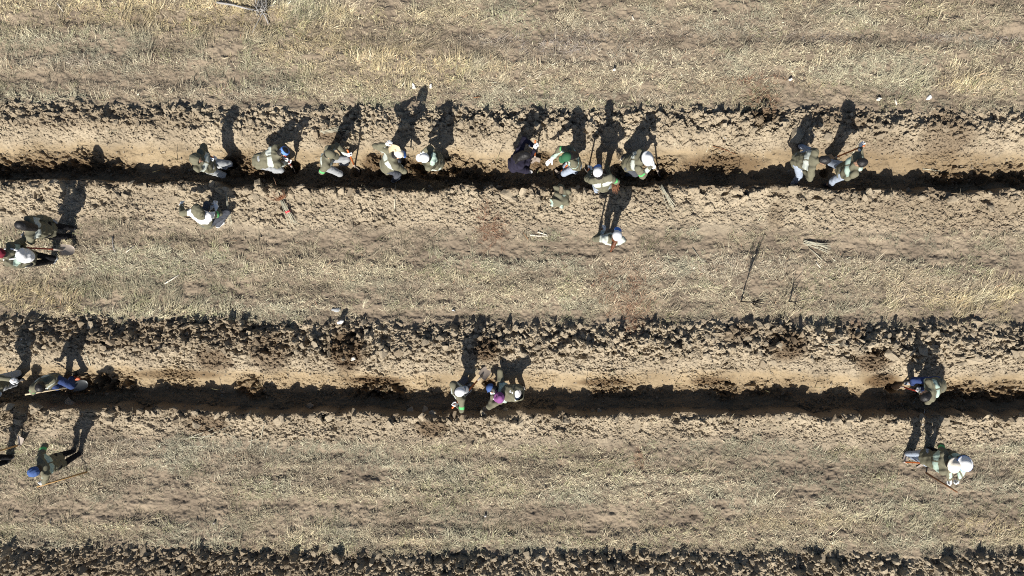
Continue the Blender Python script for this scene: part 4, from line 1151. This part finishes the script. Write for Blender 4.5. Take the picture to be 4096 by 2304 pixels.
def dead_branch():
    b = G(872, 14, .05); r = bpy.data.objects.new('dead_branch', None); COL.objects.link(r); r.location = b
    tag(r, 'bleached grey dead branch with a thicket of twigs in the top left straw', 'branch')
    main = [G(872, 14, .06), G(940, 26, .08), G(1000, 42, .08), G(1050, 52, .1), G(1066, 70, .08), G(1076, 98, .04)]
    V, F = tube(0, 0, .022, .012, 8, main); link('limb', new_mesh('limb', V - b, F, [M['twig']], True), (0, 0, 0), r)
    rr = random.Random(5); c = main[3]
    for i in range(34):
        a = rr.gauss(1.25, .6) if i < 24 else rr.uniform(0, 6.28); L = rr.uniform(.15, .55)
        s0 = c + np.array([rr.gauss(0, .06), rr.gauss(0, .06), .02]); e = s0 + np.array([math.cos(a) * L, math.sin(a) * L, rr.uniform(.0, .22)]); e[2] = max(e[2], .03)
        mid = (s0 + e) / 2 + np.array([rr.gauss(0, .04), rr.gauss(0, .04), .03]); V, F = tube(0, 0, .009, .003, 5, [s0, mid, e]); link('twig', new_mesh('twig', V - b, F, [M['twig' if i % 3 else 'darktwig']], True), (0, 0, 0), r)


dead_branch()


def scrap(px, py, w, label, seed, m='paper', name='scrap', cat='litter', hgt=.05, asp=.5, rot=0):
    c = G(px, py, .03); g = SDF(c - w * 1.2, c + w * 1.2, max(.006, w / 22)); rr = np.random.default_rng(seed); cr, sr = math.cos(rot), math.sin(rot)
    R = [np.array([cr, sr, 0]), np.array([-sr, cr, 0]), np.array([0, 0, 1.0])]
    g.ell(c, R, (w * .5, w * .5 * asp, hgt), .01)
    for i in range(3): g.ell(c + R[0] * rr.normal(0, w * .22) + R[1] * rr.normal(0, w * .15), R, (w * .24, w * .2 * asp * 1.5, hgt * rr.uniform(.8, 1.4)), .02)
    g.wrinkle(w * .03, 3.5 / w, seed)
    V, Q = g.mesh(); o = link(name, new_mesh(name, V - c, Q, [M[m]], False), c)
    return tag(o, label, cat)


scrap(1366, 1288, 0.150, 'white torn scrap on the grass edge above the lower furrow', 1, rot=.5)
scrap(1350, 1240, 0.150, 'pale crumpled scrap just above the white torn one', 2, 'ltgrey', rot=.3, hgt=.025)
scrap(1815, 1240, 0.053, 'tiny white paper scrap in the middle grass', 3)
scrap(1656, 345, 0.165, 'long white sliver in the golden grass above the raised shovel', 4, asp=.28, rot=-1.1, hgt=.03)
scrap(1724, 345, 0.120, 'small white sliver right of the long white one', 5, asp=.28, rot=1.1, hgt=.03)
scrap(3712, 394, 0.135, 'folded white scrap by the clods at upper right', 6, rot=.6)
scrap(3160, 320, 0.090, 'small pale scrap in grey grass at upper right', 7, 'cream', asp=.35)
scrap(3514, 396, 0.105, 'pale scrap near the tip of the tall digger shadow', 8, 'cream', asp=.4)
scrap(1942, 2062, 0.053, 'tiny white scrap in the lower grass', 9)
scrap(860, 2090, 0.045, 'tiny pale scrap in the lower left grass', 10, 'cream')
scrap(2456, 282, 0.075, 'small red and white scrap in the grass', 11, 'cream', asp=.3)
scrap(1413, 1435, 0.120, 'pale flake of clay on the lower furrow bank', 12, 'cream', asp=.5, name='clay_flake', cat='flake')


def dropped_jacket():
    c = G(2245, 788, .06); g = SDF(c - .42, c + .42, .012)
    q = lambda px, py, z: P(px, py, c[2] + z)
    g.cone(q(2240, 752, .03), q(2240, 800, .06), .1, .13, .05, np.array([1., 0, 0]), 1.3); g.cone(q(2222, 800, .03), q(2214, 815, .0), .09, .07, .04); g.cone(q(2262, 800, .04), q(2268, 806, .0), .09, .06, .04); g.cone(q(2270, 765, .03), q(2282, 785, .0), .07, .055, .03); g.cone(q(2242, 800, .05), q(2246, 824, .0), .08, .05, .04)
    g.wrinkle(.02, 22, 5)
    V, Q = g.mesh(); C = V[Q].mean(1) - c
    mi = ((np.sin(C[:, 0] * 23 + 1) + np.sin(C[:, 1] * 17 + C[:, 0] * 9) > 1.0) & (C[:, 1] < .02)).astype(int)
    o = link('jacket', new_mesh('jacket', V - c, Q, [M['olive'], M['mint']], True, mi), c)
    tag(o, 'crumpled olive and pale jacket dropped on the bank below the green cap', 'jacket')


dropped_jacket()
print('small things', time.time() - T0)


# ------------------------------------------------------------------ light, sky, camera
EL, AZ = math.radians(42), math.radians(14.8)
to_sun = Vector((-math.sin(AZ) * math.cos(EL), -math.cos(AZ) * math.cos(EL), math.sin(EL)))
sd = bpy.data.lights.new('sun', 'SUN'); sd.energy = 5.0; sd.angle = math.radians(.5); sd.color = (1, .95, .86)
so = bpy.data.objects.new('sun', sd); COL.objects.link(so)
so.rotation_euler = to_sun.to_track_quat('Z', 'Y').to_euler(); so.location = (-4, -10, 12)
w = bpy.data.worlds.new('World'); scene.world = w; w.use_nodes = True
nt = w.node_tree; bg = nt.nodes['Background']
sk = nt.nodes.new('ShaderNodeTexSky'); sk.sky_type = 'NISHITA'; sk.sun_disc = False
sk.sun_elevation = EL; sk.sun_rotation = math.atan2(to_sun.x, to_sun.y)
nt.links.new(sk.outputs['Color'], bg.inputs['Color']); bg.inputs['Strength'].default_value = .05
cd = bpy.data.cameras.new('camera'); cd.lens = 24; cd.sensor_width = 36; cd.clip_end = 2000
co = bpy.data.objects.new('camera', cd); COL.objects.link(co); co.location = (0, 0, CAM_H)
scene.camera = co
scene.cycles.filter_width = 1.05
scene.cycles.use_denoising = False
scene.cycles.diffuse_bounces = 2
vs = scene.view_settings
vs.view_transform = 'Standard'; vs.look = 'None'; vs.gamma = 1; vs.use_curve_mapping = False
vs.exposure = .78
print('done', time.time() - T0)
